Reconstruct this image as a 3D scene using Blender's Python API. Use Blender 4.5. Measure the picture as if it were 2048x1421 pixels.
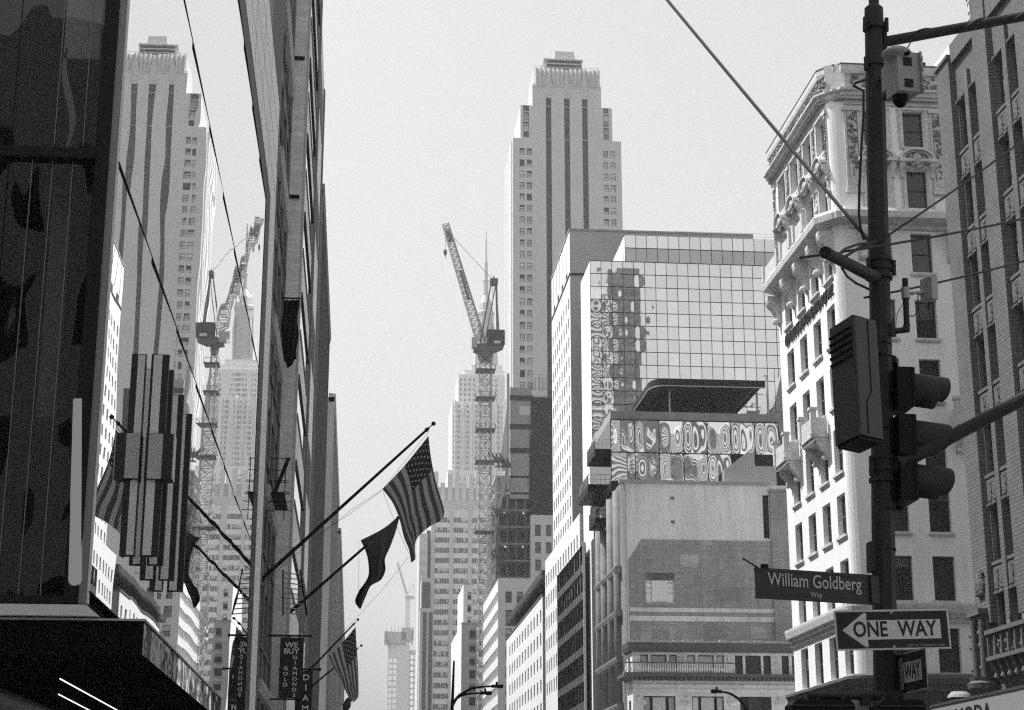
import bpy, bmesh, math, random
from mathutils import Vector, Matrix
random.seed(7)
rad = math.radians
sc = bpy.context.scene
for o in list(bpy.data.objects):
    bpy.data.objects.remove(o)

# ---------------------------------------------------------------- camera
F, PITCH, YAW, EYE = 3367.0, rad(15.8), rad(5.24), 1.6      # focal length in photo pixels, upward pitch, heading off the avenue axis
cam_d = bpy.data.cameras.new('camera')
cam = bpy.data.objects.new('camera', cam_d)
sc.collection.objects.link(cam)
cam_d.sensor_width = 36.0
cam_d.lens = F / 2048 * 36.0
cam_d.clip_start = 0.1
cam_d.clip_end = 20000
cam.location = (0, 0, EYE)
cam.rotation_euler = (math.pi / 2 + PITCH, 0, -YAW)
sc.camera = cam

# ---------------------------------------------------------------- sky, sun, exposure
SUN_EL, SUN_AZ = rad(58), rad(18)      # azimuth: from due left of the avenue towards its far end
world = bpy.data.worlds.new('World')
sc.world = world
world.use_nodes = True
wn, wl = world.node_tree.nodes, world.node_tree.links
wn.clear()
sky = wn.new('ShaderNodeTexSky')
sky.sky_type = 'NISHITA'
sky.sun_disc = False
sky.sun_elevation = SUN_EL
sky.sun_rotation = -(math.pi / 2 - SUN_AZ)
sky.air_density = 1.3
sky.dust_density = 4.0
sky.ozone_density = 1.0
bw = wn.new('ShaderNodeSeparateColor')               # black and white film: blue-sensitive response to the sky
bgn = wn.new('ShaderNodeBackground')
bgn.inputs['Strength'].default_value = 0.105
wo = wn.new('ShaderNodeOutputWorld')
wl.new(sky.outputs['Color'], bw.inputs['Color'])
wl.new(bw.outputs['Blue'], bgn.inputs['Color'])
wl.new(bgn.outputs['Background'], wo.inputs['Surface'])
sd = bpy.data.lights.new('sun', 'SUN')
sd.energy = 4.0
sd.angle = rad(0.5)
sd.color = (1.0, 1.0, 1.0)
sun = bpy.data.objects.new('sun', sd)
sc.collection.objects.link(sun)
sdir = Vector((-math.cos(SUN_EL) * math.cos(SUN_AZ), math.cos(SUN_EL) * math.sin(SUN_AZ), math.sin(SUN_EL)))
sun.rotation_euler = sdir.to_track_quat('Z', 'Y').to_euler()
sun.location = (0, 0, 300)
vs = sc.view_settings
vs.view_transform = 'Standard'
vs.look = 'None'
vs.exposure = 0.82
vs.gamma = 1.0
vs.use_curve_mapping = False
sc.render.engine = 'CYCLES'
cy = sc.cycles
cy.max_bounces = 8
cy.diffuse_bounces = 5
cy.glossy_bounces = 4
cy.transmission_bounces = 4
cy.transparent_max_bounces = 12
cy.volume_bounces = 0
cy.caustics_reflective = False
cy.caustics_refractive = False
cy.use_denoising = False
cy.filter_width = 1.25
sc.render.film_transparent = False

# ---------------------------------------------------------------- photo pixel -> point of the place
def ray(px, py):
    x = (px - 1024) / F; y = (710.5 - py) / F
    cp, sp = math.cos(PITCH), math.sin(PITCH)
    fx, fz = cp - y * sp, sp + y * cp
    return Vector((x * math.cos(YAW) + fx * math.sin(YAW), fx * math.cos(YAW) - x * math.sin(YAW), fz))
def PY(px, py, Y):
    r = ray(px, py); return Vector((r.x / r.y * Y, Y, r.z / r.y * Y + EYE))
def PX(px, py, X):
    r = ray(px, py); return Vector((X, X * r.y / r.x, r.z / r.x * X + EYE))
def PZ(px, py, Z):
    r = ray(px, py); k = (Z - EYE) / r.z; return Vector((r.x * k, r.y * k, Z))

# ---------------------------------------------------------------- materials (all greys: the film is black and white)
def newmat(name):
    m = bpy.data.materials.new(name); m.use_nodes = True
    nt = m.node_tree; nt.nodes.clear()
    out = nt.nodes.new('ShaderNodeOutputMaterial')
    return m, nt, nt.nodes, nt.links, out
def math_node(nt, op, a, b=None, c=None):
    n = nt.nodes.new('ShaderNodeMath'); n.operation = op
    for i, v in enumerate((a, b, c)):
        if v is None: continue
        if hasattr(v, 'is_linked') or hasattr(v, 'links'): nt.links.new(v, n.inputs[i])
        else: n.inputs[i].default_value = v
    return n.outputs[0]
def noise(nt, pos, scale, detail=3.0, stretch=(1, 1, 1), rough=0.55):
    mp = nt.nodes.new('ShaderNodeMapping'); mp.inputs['Scale'].default_value = stretch
    nt.links.new(pos, mp.inputs['Vector'])
    n = nt.nodes.new('ShaderNodeTexNoise'); n.inputs['Scale'].default_value = scale
    n.inputs['Detail'].default_value = detail; n.inputs['Roughness'].default_value = rough
    nt.links.new(mp.outputs[0], n.inputs['Vector'])
    return n.outputs['Fac']
MATS = {}
def mat(name, v, rough=0.8, var=0.18, scale=0.6, streak=0.0, spec=0.3, metal=0.0, bump=0.0, bscale=8.0, ovar=0.0, fine=0.10, fscale=9.0, joints=None, coat=0.0):
    """grey surface: broad blotches, vertical rain streaks, fine grain, optional recessed-looking masonry joints, per-object tone"""
    if name in MATS: return MATS[name]
    m, nt, N, L, out = newmat(name)
    bs = N.new('ShaderNodeBsdfPrincipled')
    geo = N.new('ShaderNodeNewGeometry'); pos = geo.outputs['Position']
    f = math_node(nt, 'MULTIPLY_ADD', noise(nt, pos, scale), 2 * var, 1 - var)
    f2 = math_node(nt, 'MULTIPLY_ADD', noise(nt, pos, fscale, 2.0), 2 * fine, 1 - fine)
    val = math_node(nt, 'MULTIPLY', f, f2)
    if streak:
        s = noise(nt, pos, 1.0, 4.0, (2.2, 2.2, 0.10))
        val = math_node(nt, 'MULTIPLY', val, math_node(nt, 'MULTIPLY_ADD', s, 2 * streak, 1 - streak))
    if ovar:
        oi = N.new('ShaderNodeObjectInfo')
        val = math_node(nt, 'MULTIPLY', val, math_node(nt, 'MULTIPLY_ADD', oi.outputs['Random'], 2 * ovar, 1 - ovar))
    if joints:
        bw_, bh_, dark = joints
        sx = N.new('ShaderNodeSeparateXYZ'); L.new(pos, sx.inputs[0])
        hor = math_node(nt, 'ADD', sx.outputs['X'], sx.outputs['Y'])
        cb = N.new('ShaderNodeCombineXYZ'); L.new(hor, cb.inputs[0]); L.new(sx.outputs['Z'], cb.inputs[1])
        br = N.new('ShaderNodeTexBrick'); L.new(cb.outputs[0], br.inputs['Vector'])
        br.inputs['Scale'].default_value = 1.0
        br.inputs['Brick Width'].default_value = bw_; br.inputs['Row Height'].default_value = bh_
        br.inputs['Mortar Size'].default_value = min(bh_ * 0.10, 0.03)
        br.inputs['Color1'].default_value = (1, 1, 1, 1); br.inputs['Color2'].default_value = (0.80, 0.80, 0.80, 1)
        br.inputs['Mortar'].default_value = (dark, dark, dark, 1)
        rgb = N.new('ShaderNodeRGBToBW'); L.new(br.outputs['Color'], rgb.inputs[0])
        val = math_node(nt, 'MULTIPLY', val, rgb.outputs[0])
    val = math_node(nt, 'MULTIPLY', val, v)
    cc = N.new('ShaderNodeCombineColor')
    for i in range(3): L.new(val, cc.inputs[i])
    L.new(cc.outputs[0], bs.inputs['Base Color'])
    bs.inputs['Roughness'].default_value = rough
    bs.inputs['Specular IOR Level'].default_value = spec
    bs.inputs['Metallic'].default_value = metal
    if coat: bs.inputs['Coat Weight'].default_value = coat; bs.inputs['Coat Roughness'].default_value = 0.05
    if bump:
        bp = N.new('ShaderNodeBump'); bp.inputs['Strength'].default_value = bump; bp.inputs['Distance'].default_value = 0.05
        L.new(noise(nt, pos, bscale, 4.0), bp.inputs['Height']); L.new(bp.outputs[0], bs.inputs['Normal'])
    L.new(bs.outputs[0], out.inputs['Surface'])
    MATS[name] = m
    return m
def mirror_mat(name, v, rough=0.005, wave=0.0, wscale=(0.5, 0.5, 0.12), wdist=0.01, ovar=0.0):
    m, nt, N, L, out = newmat(name)
    g = N.new('ShaderNodeBsdfGlossy'); g.inputs['Roughness'].default_value = rough
    geo = N.new('ShaderNodeNewGeometry')
    if ovar:
        oi = N.new('ShaderNodeObjectInfo')
        val = math_node(nt, 'MULTIPLY_ADD', oi.outputs['Random'], 2 * ovar * v, v * (1 - ovar))
        cc = N.new('ShaderNodeCombineColor')
        for i in range(3): L.new(val, cc.inputs[i])
        L.new(cc.outputs[0], g.inputs['Color'])
    else: g.inputs['Color'].default_value = (v, v, v, 1)
    if wave:
        bp = N.new('ShaderNodeBump'); bp.inputs['Strength'].default_value = wave; bp.inputs['Distance'].default_value = wdist
        L.new(noise(nt, geo.outputs['Position'], 1.0, 1.0, wscale), bp.inputs['Height']); L.new(bp.outputs[0], g.inputs['Normal'])
    L.new(g.outputs[0], out.inputs['Surface'])
    MATS[name] = m
    return m
def glow(name, s):
    m, nt, N, L, out = newmat(name)
    e = N.new('ShaderNodeEmission'); e.inputs['Strength'].default_value = s
    L.new(e.outputs[0], out.inputs['Surface']); MATS[name] = m
    return m
def clear_glass(name, refl):
    m, nt, N, L, out = newmat(name)
    t = N.new('ShaderNodeBsdfTransparent'); t.inputs['Color'].default_value = (0.55, 0.55, 0.55, 1)
    g = N.new('ShaderNodeBsdfGlossy'); g.inputs['Roughness'].default_value = 0.01; g.inputs['Color'].default_value = (refl,) * 3 + (1,)
    mx = N.new('ShaderNodeMixShader')
    geo = N.new('ShaderNodeNewGeometry')
    bp = N.new('ShaderNodeBump'); bp.inputs['Strength'].default_value = 1.0; bp.inputs['Distance'].default_value = 0.09
    L.new(noise(nt, geo.outputs['Position'], 1.0, 1.5, (.75, .75, .30)), bp.inputs['Height']); L.new(bp.outputs[0], g.inputs['Normal'])
    mx.inputs[0].default_value = .16; L.new(t.outputs[0], mx.inputs[1]); L.new(g.outputs[0], mx.inputs[2])
    L.new(mx.outputs[0], out.inputs['Surface']); MATS[name] = m
    return m
def net_mat(name, v, alpha, freq):
    """woven scaffold netting: see-through cloth with a darker weave"""
    m, nt, N, L, out = newmat(name)
    d = N.new('ShaderNodeBsdfDiffuse'); d.inputs['Color'].default_value = (v, v, v, 1)
    t = N.new('ShaderNodeBsdfTransparent'); mx = N.new('ShaderNodeMixShader')
    geo = N.new('ShaderNodeNewGeometry')
    f = math_node(nt, 'MULTIPLY_ADD', noise(nt, geo.outputs['Position'], freq, 3.0, (3, 3, .6)), 0.5, alpha - 0.25)
    cl = nt.nodes.new('ShaderNodeClamp'); L.new(f, cl.inputs[0])
    L.new(cl.outputs[0], mx.inputs[0]); L.new(t.outputs[0], mx.inputs[1]); L.new(d.outputs[0], mx.inputs[2])
    L.new(mx.outputs[0], out.inputs['Surface']); MATS[name] = m
    return m
def flag_mat(name, light, dark, canton):
    """printed flag: 13 stripes across V, star canton at U<0.4, V<7/13 (U along the fly, V across from the canton edge)"""
    m, nt, N, L, out = newmat(name)
    uv = N.new('ShaderNodeUVMap'); uv.uv_map = 'flag'
    sx = N.new('ShaderNodeSeparateXYZ'); L.new(uv.outputs[0], sx.inputs[0])
    U, V = sx.outputs['X'], sx.outputs['Y']
    par = math_node(nt, 'MODULO', math_node(nt, 'FLOOR', math_node(nt, 'MULTIPLY', V, 13.0)), 2.0)
    stripe = math_node(nt, 'MULTIPLY_ADD', par, light - dark, dark)
    inc = math_node(nt, 'MULTIPLY', math_node(nt, 'LESS_THAN', U, 0.40), math_node(nt, 'LESS_THAN', V, 7 / 13))
    ru, rv = math_node(nt, 'MULTIPLY', U, 11 / 0.40 / 2), math_node(nt, 'MULTIPLY', V, 9 / (7 / 13) / 2)
    def dots(off):
        a = math_node(nt, 'SUBTRACT', math_node(nt, 'FRACT', math_node(nt, 'ADD', ru, off)), 0.5)
        b = math_node(nt, 'SUBTRACT', math_node(nt, 'FRACT', math_node(nt, 'ADD', rv, off)), 0.5)
        return math_node(nt, 'LESS_THAN', math_node(nt, 'ADD', math_node(nt, 'MULTIPLY', a, a), math_node(nt, 'MULTIPLY', b, b)), 0.02)
    star = math_node(nt, 'MAXIMUM', dots(0.0), dots(0.5))
    cant = math_node(nt, 'MULTIPLY_ADD', star, light - canton, canton)
    val = math_node(nt, 'ADD', math_node(nt, 'MULTIPLY', inc, cant), math_node(nt, 'MULTIPLY', math_node(nt, 'SUBTRACT', 1.0, inc), stripe))
    cc = N.new('ShaderNodeCombineColor')
    for i in range(3): L.new(val, cc.inputs[i])
    d = N.new('ShaderNodeBsdfDiffuse'); t = N.new('ShaderNodeBsdfTranslucent'); mx = N.new('ShaderNodeMixShader'); mx.inputs[0].default_value = 0.35
    L.new(cc.outputs[0], d.inputs['Color']); L.new(cc.outputs[0], t.inputs['Color'])
    L.new(d.outputs[0], mx.inputs[1]); L.new(t.outputs[0], mx.inputs[2]); L.new(mx.outputs[0], out.inputs['Surface'])
    MATS[name] = m
    return m

# ---------------------------------------------------------------- mesh builder
class MB:
    def __init__(s): s.v = []; s.f = []; s.m = []
    def face(s, pts, m=0):
        i = len(s.v); s.v += [tuple(p) for p in pts]; s.f.append(tuple(range(i, i + len(pts)))); s.m.append(m)
    def box(s, x0, x1, y0, y1, z0, z1, m=0):
        if x0 > x1: x0, x1 = x1, x0
        if y0 > y1: y0, y1 = y1, y0
        if z0 > z1: z0, z1 = z1, z0
        i = len(s.v)
        s.v += [(x, y, z) for z in (z0, z1) for (x, y) in ((x0, y0), (x1, y0), (x1, y1), (x0, y1))]
        for q in ((3, 2, 1, 0), (4, 5, 6, 7), (0, 1, 5, 4), (1, 2, 6, 5), (2, 3, 7, 6), (3, 0, 4, 7)):
            s.f.append(tuple(i + k for k in q)); s.m.append(m)
    def obox(s, c, ax, ay, az, m=0):
        """box about c with half-axis vectors"""
        c, ax, ay, az = Vector(c), Vector(ax), Vector(ay), Vector(az)
        i = len(s.v)
        s.v += [tuple(c + az * k + ax * a + ay * b) for k in (-1, 1) for (a, b) in ((-1, -1), (1, -1), (1, 1), (-1, 1))]
        for q in ((3, 2, 1, 0), (4, 5, 6, 7), (0, 1, 5, 4), (1, 2, 6, 5), (2, 3, 7, 6), (3, 0, 4, 7)):
            s.f.append(tuple(i + k for k in q)); s.m.append(m)
    def tube(s, p, q, r0, r1=None, n=10, m=0, caps=True, phase=0.0):
        p, q = Vector(p), Vector(q); r1 = r0 if r1 is None else r1
        d = (q - p).normalized()
        a = d.cross(Vector((0, 0, 1)))
        if a.length < 1e-4: a = Vector((1, 0, 0))
        a.normalize(); b = d.cross(a)
        i = len(s.v)
        for c, r in ((p, r0), (q, r1)):
            s.v += [tuple(c + a * (r * math.cos(t)) + b * (r * math.sin(t))) for t in (phase + 2 * math.pi * k / n for k in range(n))]
        for k in range(n):
            j = (k + 1) % n; s.f.append((i + k, i + j, i + n + j, i + n + k)); s.m.append(m)
        if caps:
            s.f.append(tuple(i + k for k in reversed(range(n)))); s.m.append(m)
            s.f.append(tuple(i + n + k for k in range(n))); s.m.append(m)
    def path(s, pts, r, n=8, m=0):
        """one continuous round tube along the points"""
        pts = [Vector(p) for p in pts]; i0 = len(s.v); ref = Vector((0.13, 0.2, 1)).normalized()
        for k, p in enumerate(pts):
            d = (pts[min(k + 1, len(pts) - 1)] - pts[max(k - 1, 0)]).normalized()
            a = d.cross(ref)
            if a.length < 0.05: a = d.cross(Vector((1, 0, 0)))
            a.normalize(); b = d.cross(a)
            rr = r[k] if isinstance(r, (list, tuple)) else r
            s.v += [tuple(p + a * (rr * math.cos(2 * math.pi * t / n)) + b * (rr * math.sin(2 * math.pi * t / n))) for t in range(n)]
        for k in range(len(pts) - 1):
            for t in range(n):
                u = (t + 1) % n; A = i0 + k * n; s.f.append((A + t, A + u, A + n + u, A + n + t)); s.m.append(m)
        s.f.append(tuple(i0 + t for t in reversed(range(n)))); s.m.append(m)
        e = i0 + (len(pts) - 1) * n; s.f.append(tuple(e + t for t in range(n))); s.m.append(m)
    def lathe(s, prof, c, n=16, m=0):
        c = Vector(c); i = len(s.v)
        for r, z in prof: s.v += [(c.x + r * math.cos(2 * math.pi * k / n), c.y + r * math.sin(2 * math.pi * k / n), c.z + z) for k in range(n)]
        for a in range(len(prof) - 1):
            for k in range(n):
                j = (k + 1) % n; A = i + a * n; s.f.append((A + k, A + j, A + n + j, A + n + k)); s.m.append(m)
        s.f.append(tuple(i + k for k in reversed(range(n)))); s.m.append(m)
        e = i + (len(prof) - 1) * n; s.f.append(tuple(e + k for k in range(n))); s.m.append(m)
    def prism(s, poly, d, m=0):
        """extrude a 3-D polygon along vector d"""
        P = [Vector(p) for p in poly]; d = Vector(d); i = len(s.v); n = len(P)
        s.v += [tuple(p) for p in P] + [tuple(p + d) for p in P]
        s.f.append(tuple(i + k for k in range(n))); s.m.append(m)
        s.f.append(tuple(i + n + k for k in reversed(range(n)))); s.m.append(m)
        for k in range(n):
            j = (k + 1) % n; s.f.append((i + j, i + k, i + n + k, i + n + j)); s.m.append(m)
    def ball(s, c, r, n=8, k=5, m=0, sc_=(1, 1, 1)):
        c = Vector(c); i = len(s.v)
        for a in range(1, k):
            t = math.pi * a / k
            s.v += [(c.x + sc_[0] * r * math.sin(t) * math.cos(2 * math.pi * b / n), c.y + sc_[1] * r * math.sin(t) * math.sin(2 * math.pi * b / n), c.z + sc_[2] * r * math.cos(t)) for b in range(n)]
        top = len(s.v); s.v += [(c.x, c.y, c.z + sc_[2] * r), (c.x, c.y, c.z - sc_[2] * r)]
        for a in range(k - 2):
            for b in range(n):
                j = (b + 1) % n; A = i + a * n; s.f.append((A + b, A + n + b, A + n + j, A + j)); s.m.append(m)
        for b in range(n):
            j = (b + 1) % n; s.f.append((i + b, i + j, top)); s.m.append(m)
            A = i + (k - 2) * n; s.f.append((A + j, A + b, top + 1)); s.m.append(m)
    def sweep(s, prof, path, m=0, closed=False):
        """profile (out, z) carried along an XY path whose outward side is (dy,-dx)"""
        P = [Vector((p[0], p[1])) for p in path]; i = len(s.v); n = len(prof)
        for k, p in enumerate(P):
            ds = []
            if k > 0: ds.append((P[k] - P[k - 1]).normalized())
            if k < len(P) - 1: ds.append((P[k + 1] - P[k]).normalized())
            ns = [Vector((d.y, -d.x)) for d in ds]
            nn = sum(ns, Vector((0, 0))).normalized(); nn = nn / max(0.3, nn.dot(ns[0]))
            s.v += [(p.x + nn.x * o, p.y + nn.y * o, z) for o, z in prof]
        for k in range(len(P) - 1):
            for a in range(n - 1):
                A = i + k * n + a; s.f.append((A, A + n, A + n + 1, A + 1)); s.m.append(m)
        s.f.append(tuple(i + a for a in range(n))); s.m.append(m)
        e = i + (len(P) - 1) * n; s.f.append(tuple(e + a for a in reversed(range(n)))); s.m.append(m)
    def facade(s, O, U, W, H, ops, depth, m=0, back=None):
        """wall of width W, height H from O along U with recessed openings (u0,u1,v0,v1); optional back material"""
        O = Vector(O); U = Vector((U[0], U[1], 0)); Nn = Vector((U.y, -U.x, 0)); Zv = Vector((0, 0, 1))
        us = sorted({0.0, W} | {round(x, 4) for o in ops for x in o[:2]}); vsn = sorted({0.0, H} | {round(x, 4) for o in ops for x in o[2:4]})
        def pt(u, v, d=0.0): return O + U * u + Zv * v - Nn * d
        R = [tuple(round(x, 4) for x in o) for o in ops]
        for b in range(len(vsn) - 1):
            vm = (vsn[b] + vsn[b + 1]) / 2; run = None
            for a in range(len(us) - 1):
                um = (us[a] + us[a + 1]) / 2
                hole = any(o[0] < um < o[1] and o[2] < vm < o[3] for o in R)
                if not hole and run is None: run = us[a]
                if hole and run is not None:
                    s.face((pt(run, vsn[b]), pt(us[a], vsn[b]), pt(us[a], vsn[b + 1]), pt(run, vsn[b + 1])), m); run = None
            if run is not None: s.face((pt(run, vsn[b]), pt(W, vsn[b]), pt(W, vsn[b + 1]), pt(run, vsn[b + 1])), m)
        for (a, c, b, d) in R:
            s.face((pt(a, b), pt(a, b, depth), pt(a, d, depth), pt(a, d)), m)
            s.face((pt(c, b, depth), pt(c, b), pt(c, d), pt(c, d, depth)), m)
            s.face((pt(a, d), pt(a, d, depth), pt(c, d, depth), pt(c, d)), m)
            s.face((pt(a, b, depth), pt(a, b), pt(c, b), pt(c, b, depth)), m)
            if back is not None: s.face((pt(a, b, depth), pt(c, b, depth), pt(c, d, depth), pt(a, d, depth)), back)
    def mesh(s, name, mats, off=(0, 0, 0), smooth=False):
        me = bpy.data.meshes.new(name)
        o = Vector(off)
        me.from_pydata([tuple(Vector(p) - o) for p in s.v], [], s.f)
        for x in (mats if isinstance(mats, (list, tuple)) else [mats]): me.materials.append(x)
        me.polygons.foreach_set('material_index', s.m)
        if smooth: me.polygons.foreach_set('use_smooth', [True] * len(s.f))
        me.update()
        return me
    def obj(s, name, mats, parent=None, smooth=False, kind=None, label=None):
        if parent is None:
            n = max(1, len(s.v)); zs = min(p[2] for p in s.v)
            base = Vector((sum(p[0] for p in s.v) / n, sum(p[1] for p in s.v) / n, zs))
            o = bpy.data.objects.new(name, s.mesh(name, mats, base, smooth)); o.location = base; BASE[o] = base
        else:
            o = bpy.data.objects.new(name, s.mesh(name, mats, BASE[parent], smooth)); o.parent = parent; BASE[o] = BASE[parent]
        sc.collection.objects.link(o)
        if kind: o['kind'] = kind
        if label: o['label'] = label
        return o
BASE = {}
def tag(o, label, cat, group=None):
    o['label'] = label; o['category'] = cat
    if group: o['group'] = group
    return o
def thing(name, loc, label, cat, group=None):
    o = bpy.data.objects.new(name, None); o.empty_display_size = 0.3; sc.collection.objects.link(o)
    o.location = loc; BASE[o] = Vector(loc)
    return tag(o, label, cat, group)
def put(me, name, parent, loc, rz=0.0, scale=None):
    """an instance of shared mesh data as a part"""
    o = bpy.data.objects.new(name, me); sc.collection.objects.link(o)
    o.parent = parent; BASE[o] = Vector(loc)
    ploc = BASE[parent]
    o.location = Vector(loc) - ploc; o.rotation_euler = (0, 0, rz)
    if scale: o.scale = scale
    return o
def sub(me, name, parent, loc=(0, 0, 0)):
    o = bpy.data.objects.new(name, me); sc.collection.objects.link(o); o.parent = parent; o.location = loc
    return o
def text(name, body, parent, origin, xdir, zdir, size, m, extr=0.01, align='CENTER', squeeze=1.0, bold=0.0):
    """raised lettering: text runs along xdir, rises along zdir"""
    cu = bpy.data.curves.new(name, 'FONT'); cu.body = body; cu.size = size; cu.extrude = extr
    cu.align_x = align; cu.align_y = 'CENTER'; cu.resolution_u = 3; cu.offset = bold * size
    cu.materials.append(m)
    o = bpy.data.objects.new(name, cu); sc.collection.objects.link(o)
    X = Vector(xdir).normalized(); Nn = X.cross(Vector(zdir)).normalized(); Z = Nn.cross(X)
    M = Matrix((X * squeeze, Z, Nn)).transposed().to_4x4(); M.translation = Vector(origin) - (BASE[parent] if parent else Vector())
    me = bpy.data.meshes.new_from_object(o); bpy.data.objects.remove(o)
    if not me.materials: me.materials.append(m)
    o = bpy.data.objects.new(name, me); sc.collection.objects.link(o)
    o.matrix_basis = M
    if parent: o.parent = parent
    BASE[o] = Vector(origin)
    return o
# window meshes: x across, z up, -y outward; base at the middle of the sill
WM = {}
def window_mesh(w, h, style, frame, glass, blind, bar=0.06):
    key = (round(w, 2), round(h, 2), style, frame.name, glass.name, blind.name)
    if key in WM: return WM[key]
    b = MB(); x = w / 2
    b.face(((-x, 0, 0), (x, 0, 0), (x, 0, h), (-x, 0, h)), 1)
    t = bar
    for (a, c, d, e) in ((-x, -x + t, 0, h), (x - t, x, 0, h), (-x + t, x - t, 0, t), (-x + t, x - t, h - t, h)): b.box(a, c, -0.06, 0, d, e, 0)
    if 's' in style: b.box(-x + t, x - t, -0.05, 0, h * .5 - t * .5, h * .5 + t * .5, 0)      # sash meeting rail
    if 'm' in style: b.box(-t * .4, t * .4, -0.045, 0, t, h - t, 0)                              # middle mullion
    if '3' in style:
        for q in (.33, .67): b.box(-x + t, x - t, -0.05, 0, h * q - t * .5, h * q + t * .5, 0)
    k = {'a': .22, 'b': .45, 'c': .7, 'd': 1.0}
    for ch, fr in k.items():
        if ch in style: b.face(((-x + t, -0.006, h - t - (h - 2 * t) * fr), (x - t, -0.006, h - t - (h - 2 * t) * fr), (x - t, -0.006, h - t), (-x + t, -0.006, h - t)), 2)
    WM[key] = b.mesh('window', [frame, glass, blind])
    return WM[key]
def windows(parent, O, U, ops, depth, styles, frame, glass, blind, sill=None, bar=0.06, name='window', sillout=.14):
    O = Vector(O); Uv = Vector((U[0], U[1], 0)); Nn = Vector((Uv.y, -Uv.x, 0)); rz = math.atan2(U[1], U[0]); res = []
    for (a, c, b, d) in ops:
        me = window_mesh(c - a, d - b, random.choice(styles), frame, glass, blind, bar)
        o = put(me, name, parent, O + Uv * ((a + c) / 2) + Vector((0, 0, b)) - Nn * depth, rz)
        if sill:
            key = ('sill', round(c - a, 2), round(depth, 2), sill.name)
            if key not in WM:
                q = MB(); w = (c - a) / 2 + .12
                q.box(-w, w, -depth - sillout, -depth + 0.0 - .003, -.16, -.02); q.box(-w + .05, w - .05, -depth - sillout * .6, -depth - .003, -.24, -.16)
                WM[key] = q.mesh('sill', sill)
            sub(WM[key], 'sill', o)
        res.append(o)
    return res
def grid_ops(u0, w, du, n, v0, h, dv, k): return [(u0 + i * du, u0 + i * du + w, v0 + j * dv, v0 + j * dv + h) for i in range(n) for j in range(k)]
EAST, NORTH, WEST = (0, -1), (1, 0), (0, 1)      # wall run directions: faces looking to the avenue from the right side, to the camera, and to the avenue from the left side
# ================================================================ palette
M_asphalt = mat('asphalt', .09, .9, .2, .4)
M_pave = mat('pavement_slab', .45, .9, .12, .5, joints=(1.5, 1.5, .6))
M_paint = mat('road_paint', .7, .7)
M_white = mat('white_stone', .76, .8, .09, .5, streak=.12, bump=.15, bscale=5)
M_white_trim = mat('white_carved_stone', .52, .8, .30, 2.2, streak=.22, bump=.3, bscale=10, fine=.28, fscale=5.5)
M_relief_shade = mat('shade_toned_carving', .17, .9, .35, 3.0, streak=.2, fine=.35, fscale=7.0)  # shade of the carved relief put into a dark tone
M_glassb = mat('mid_grey_window_glass', .21, .12, .6, .5, spec=.8, ovar=.5)  # lighter grey pane tone for the brick front
M_whitewall = mat('white_render', .70, .8, .06, .3, streak=.08)
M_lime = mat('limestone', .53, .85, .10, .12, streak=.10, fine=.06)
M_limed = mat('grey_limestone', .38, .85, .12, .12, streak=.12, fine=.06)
M_brick = mat('brown_brick', .13, .9, .22, .6, streak=.16, joints=(.46, .16, .35), bump=.2, bscale=14)
M_brickside = mat('party_brick', .33, .9, .30, .30, streak=.34, joints=(.62, .22, .55), fine=.25, fscale=3.0)
M_terra = mat('terracotta', .10, .8, .25, 2.2, streak=.15, bump=.5, bscale=6)
M_painted = mat('painted_party_wall', .66, .9, .20, .22, streak=.30, fine=.12, fscale=2.0)
M_cream = mat('cream_stone', .72, .85, .14, .5, streak=.18, joints=(1.6, .42, .75))
M_dcorn = mat('weathered_copper_cornice', .10, .8, .25, 1.0, streak=.2)
M_conc = mat('raw_concrete', .30, .9, .18, .25, streak=.15)
M_concl = mat('pale_concrete', .5, .9, .12, .25)
M_darkpanel = mat('dark_metal_panel', .045, .5, .2, .5, spec=.2)
M_steel = mat('galvanised_steel', .33, .5, .15, 2.0, metal=.3, spec=.5)
M_pole = mat('dark_green_pole_paint', .034, .6, .25, 2.5, spec=.15, bump=.1, bscale=30, streak=.25)
M_black = mat('black_metal', .010, .5, .2, 2.0, spec=.12)
M_cable = mat('black_rubber', .02, .6, .1, 2.0)
M_grey_box = mat('grey_enamel', .26, .5, .10, 3.0, streak=.12, spec=.4)
M_soffit = mat('matt_black_soffit', .006, .95, .1, 1.0, spec=0.0)
M_far = mat('far_pale_limestone', .66, .85, .10, .12, streak=.10, fine=.06)  # lighter limestone: part of the distance haze is put into its tone
M_gloss_black = mat('polished_black_stone', .004, .25, .1, 1.0, spec=.08)
M_frame = mat('dark_window_frame', .028, .5, .1, 2.0, spec=.2)
M_framel = mat('grey_window_frame', .16, .6, .1, 2.0)
M_framew = mat('white_window_frame', .5, .6, .1, 2.0)
M_glass = mat('dark_window_glass', .02, .05, .5, .35, spec=.6, ovar=.6)
M_glassm = mat('grey_window_glass', .10, .06, .5, .2, spec=.8, ovar=.5)
M_glasss = mat('sky_lit_window_glass', .30, .04, .3, .2, spec=1.0, ovar=.35, metal=.6)
M_blind = mat('window_blind', .42, .8, .1, 1.0, ovar=.35)
M_blindd = mat('dark_window_blind', .14, .8, .1, 1.0, ovar=.4)
M_mirror = mirror_mat('mirror_glass', .93, .004, wave=1.0, wscale=(.35, .22, .30), wdist=.0045)
M_gridglass = mirror_mat('reflective_pane', .80, .01, ovar=.07)
M_griddark = mirror_mat('dark_reflective_pane', .40, .02, ovar=.12)
M_boxglass = mirror_mat('silvered_pane', .9, .005, wave=1.0, wscale=(.3, .3, .3), wdist=.004, ovar=.05)
M_skyglass = mirror_mat('sky_reflecting_glass', .92, .02, ovar=.03)
M_net = net_mat('debris_netting', .03, .88, .5)
M_netl = net_mat('pale_debris_netting', .22, .62, .35)
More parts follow.
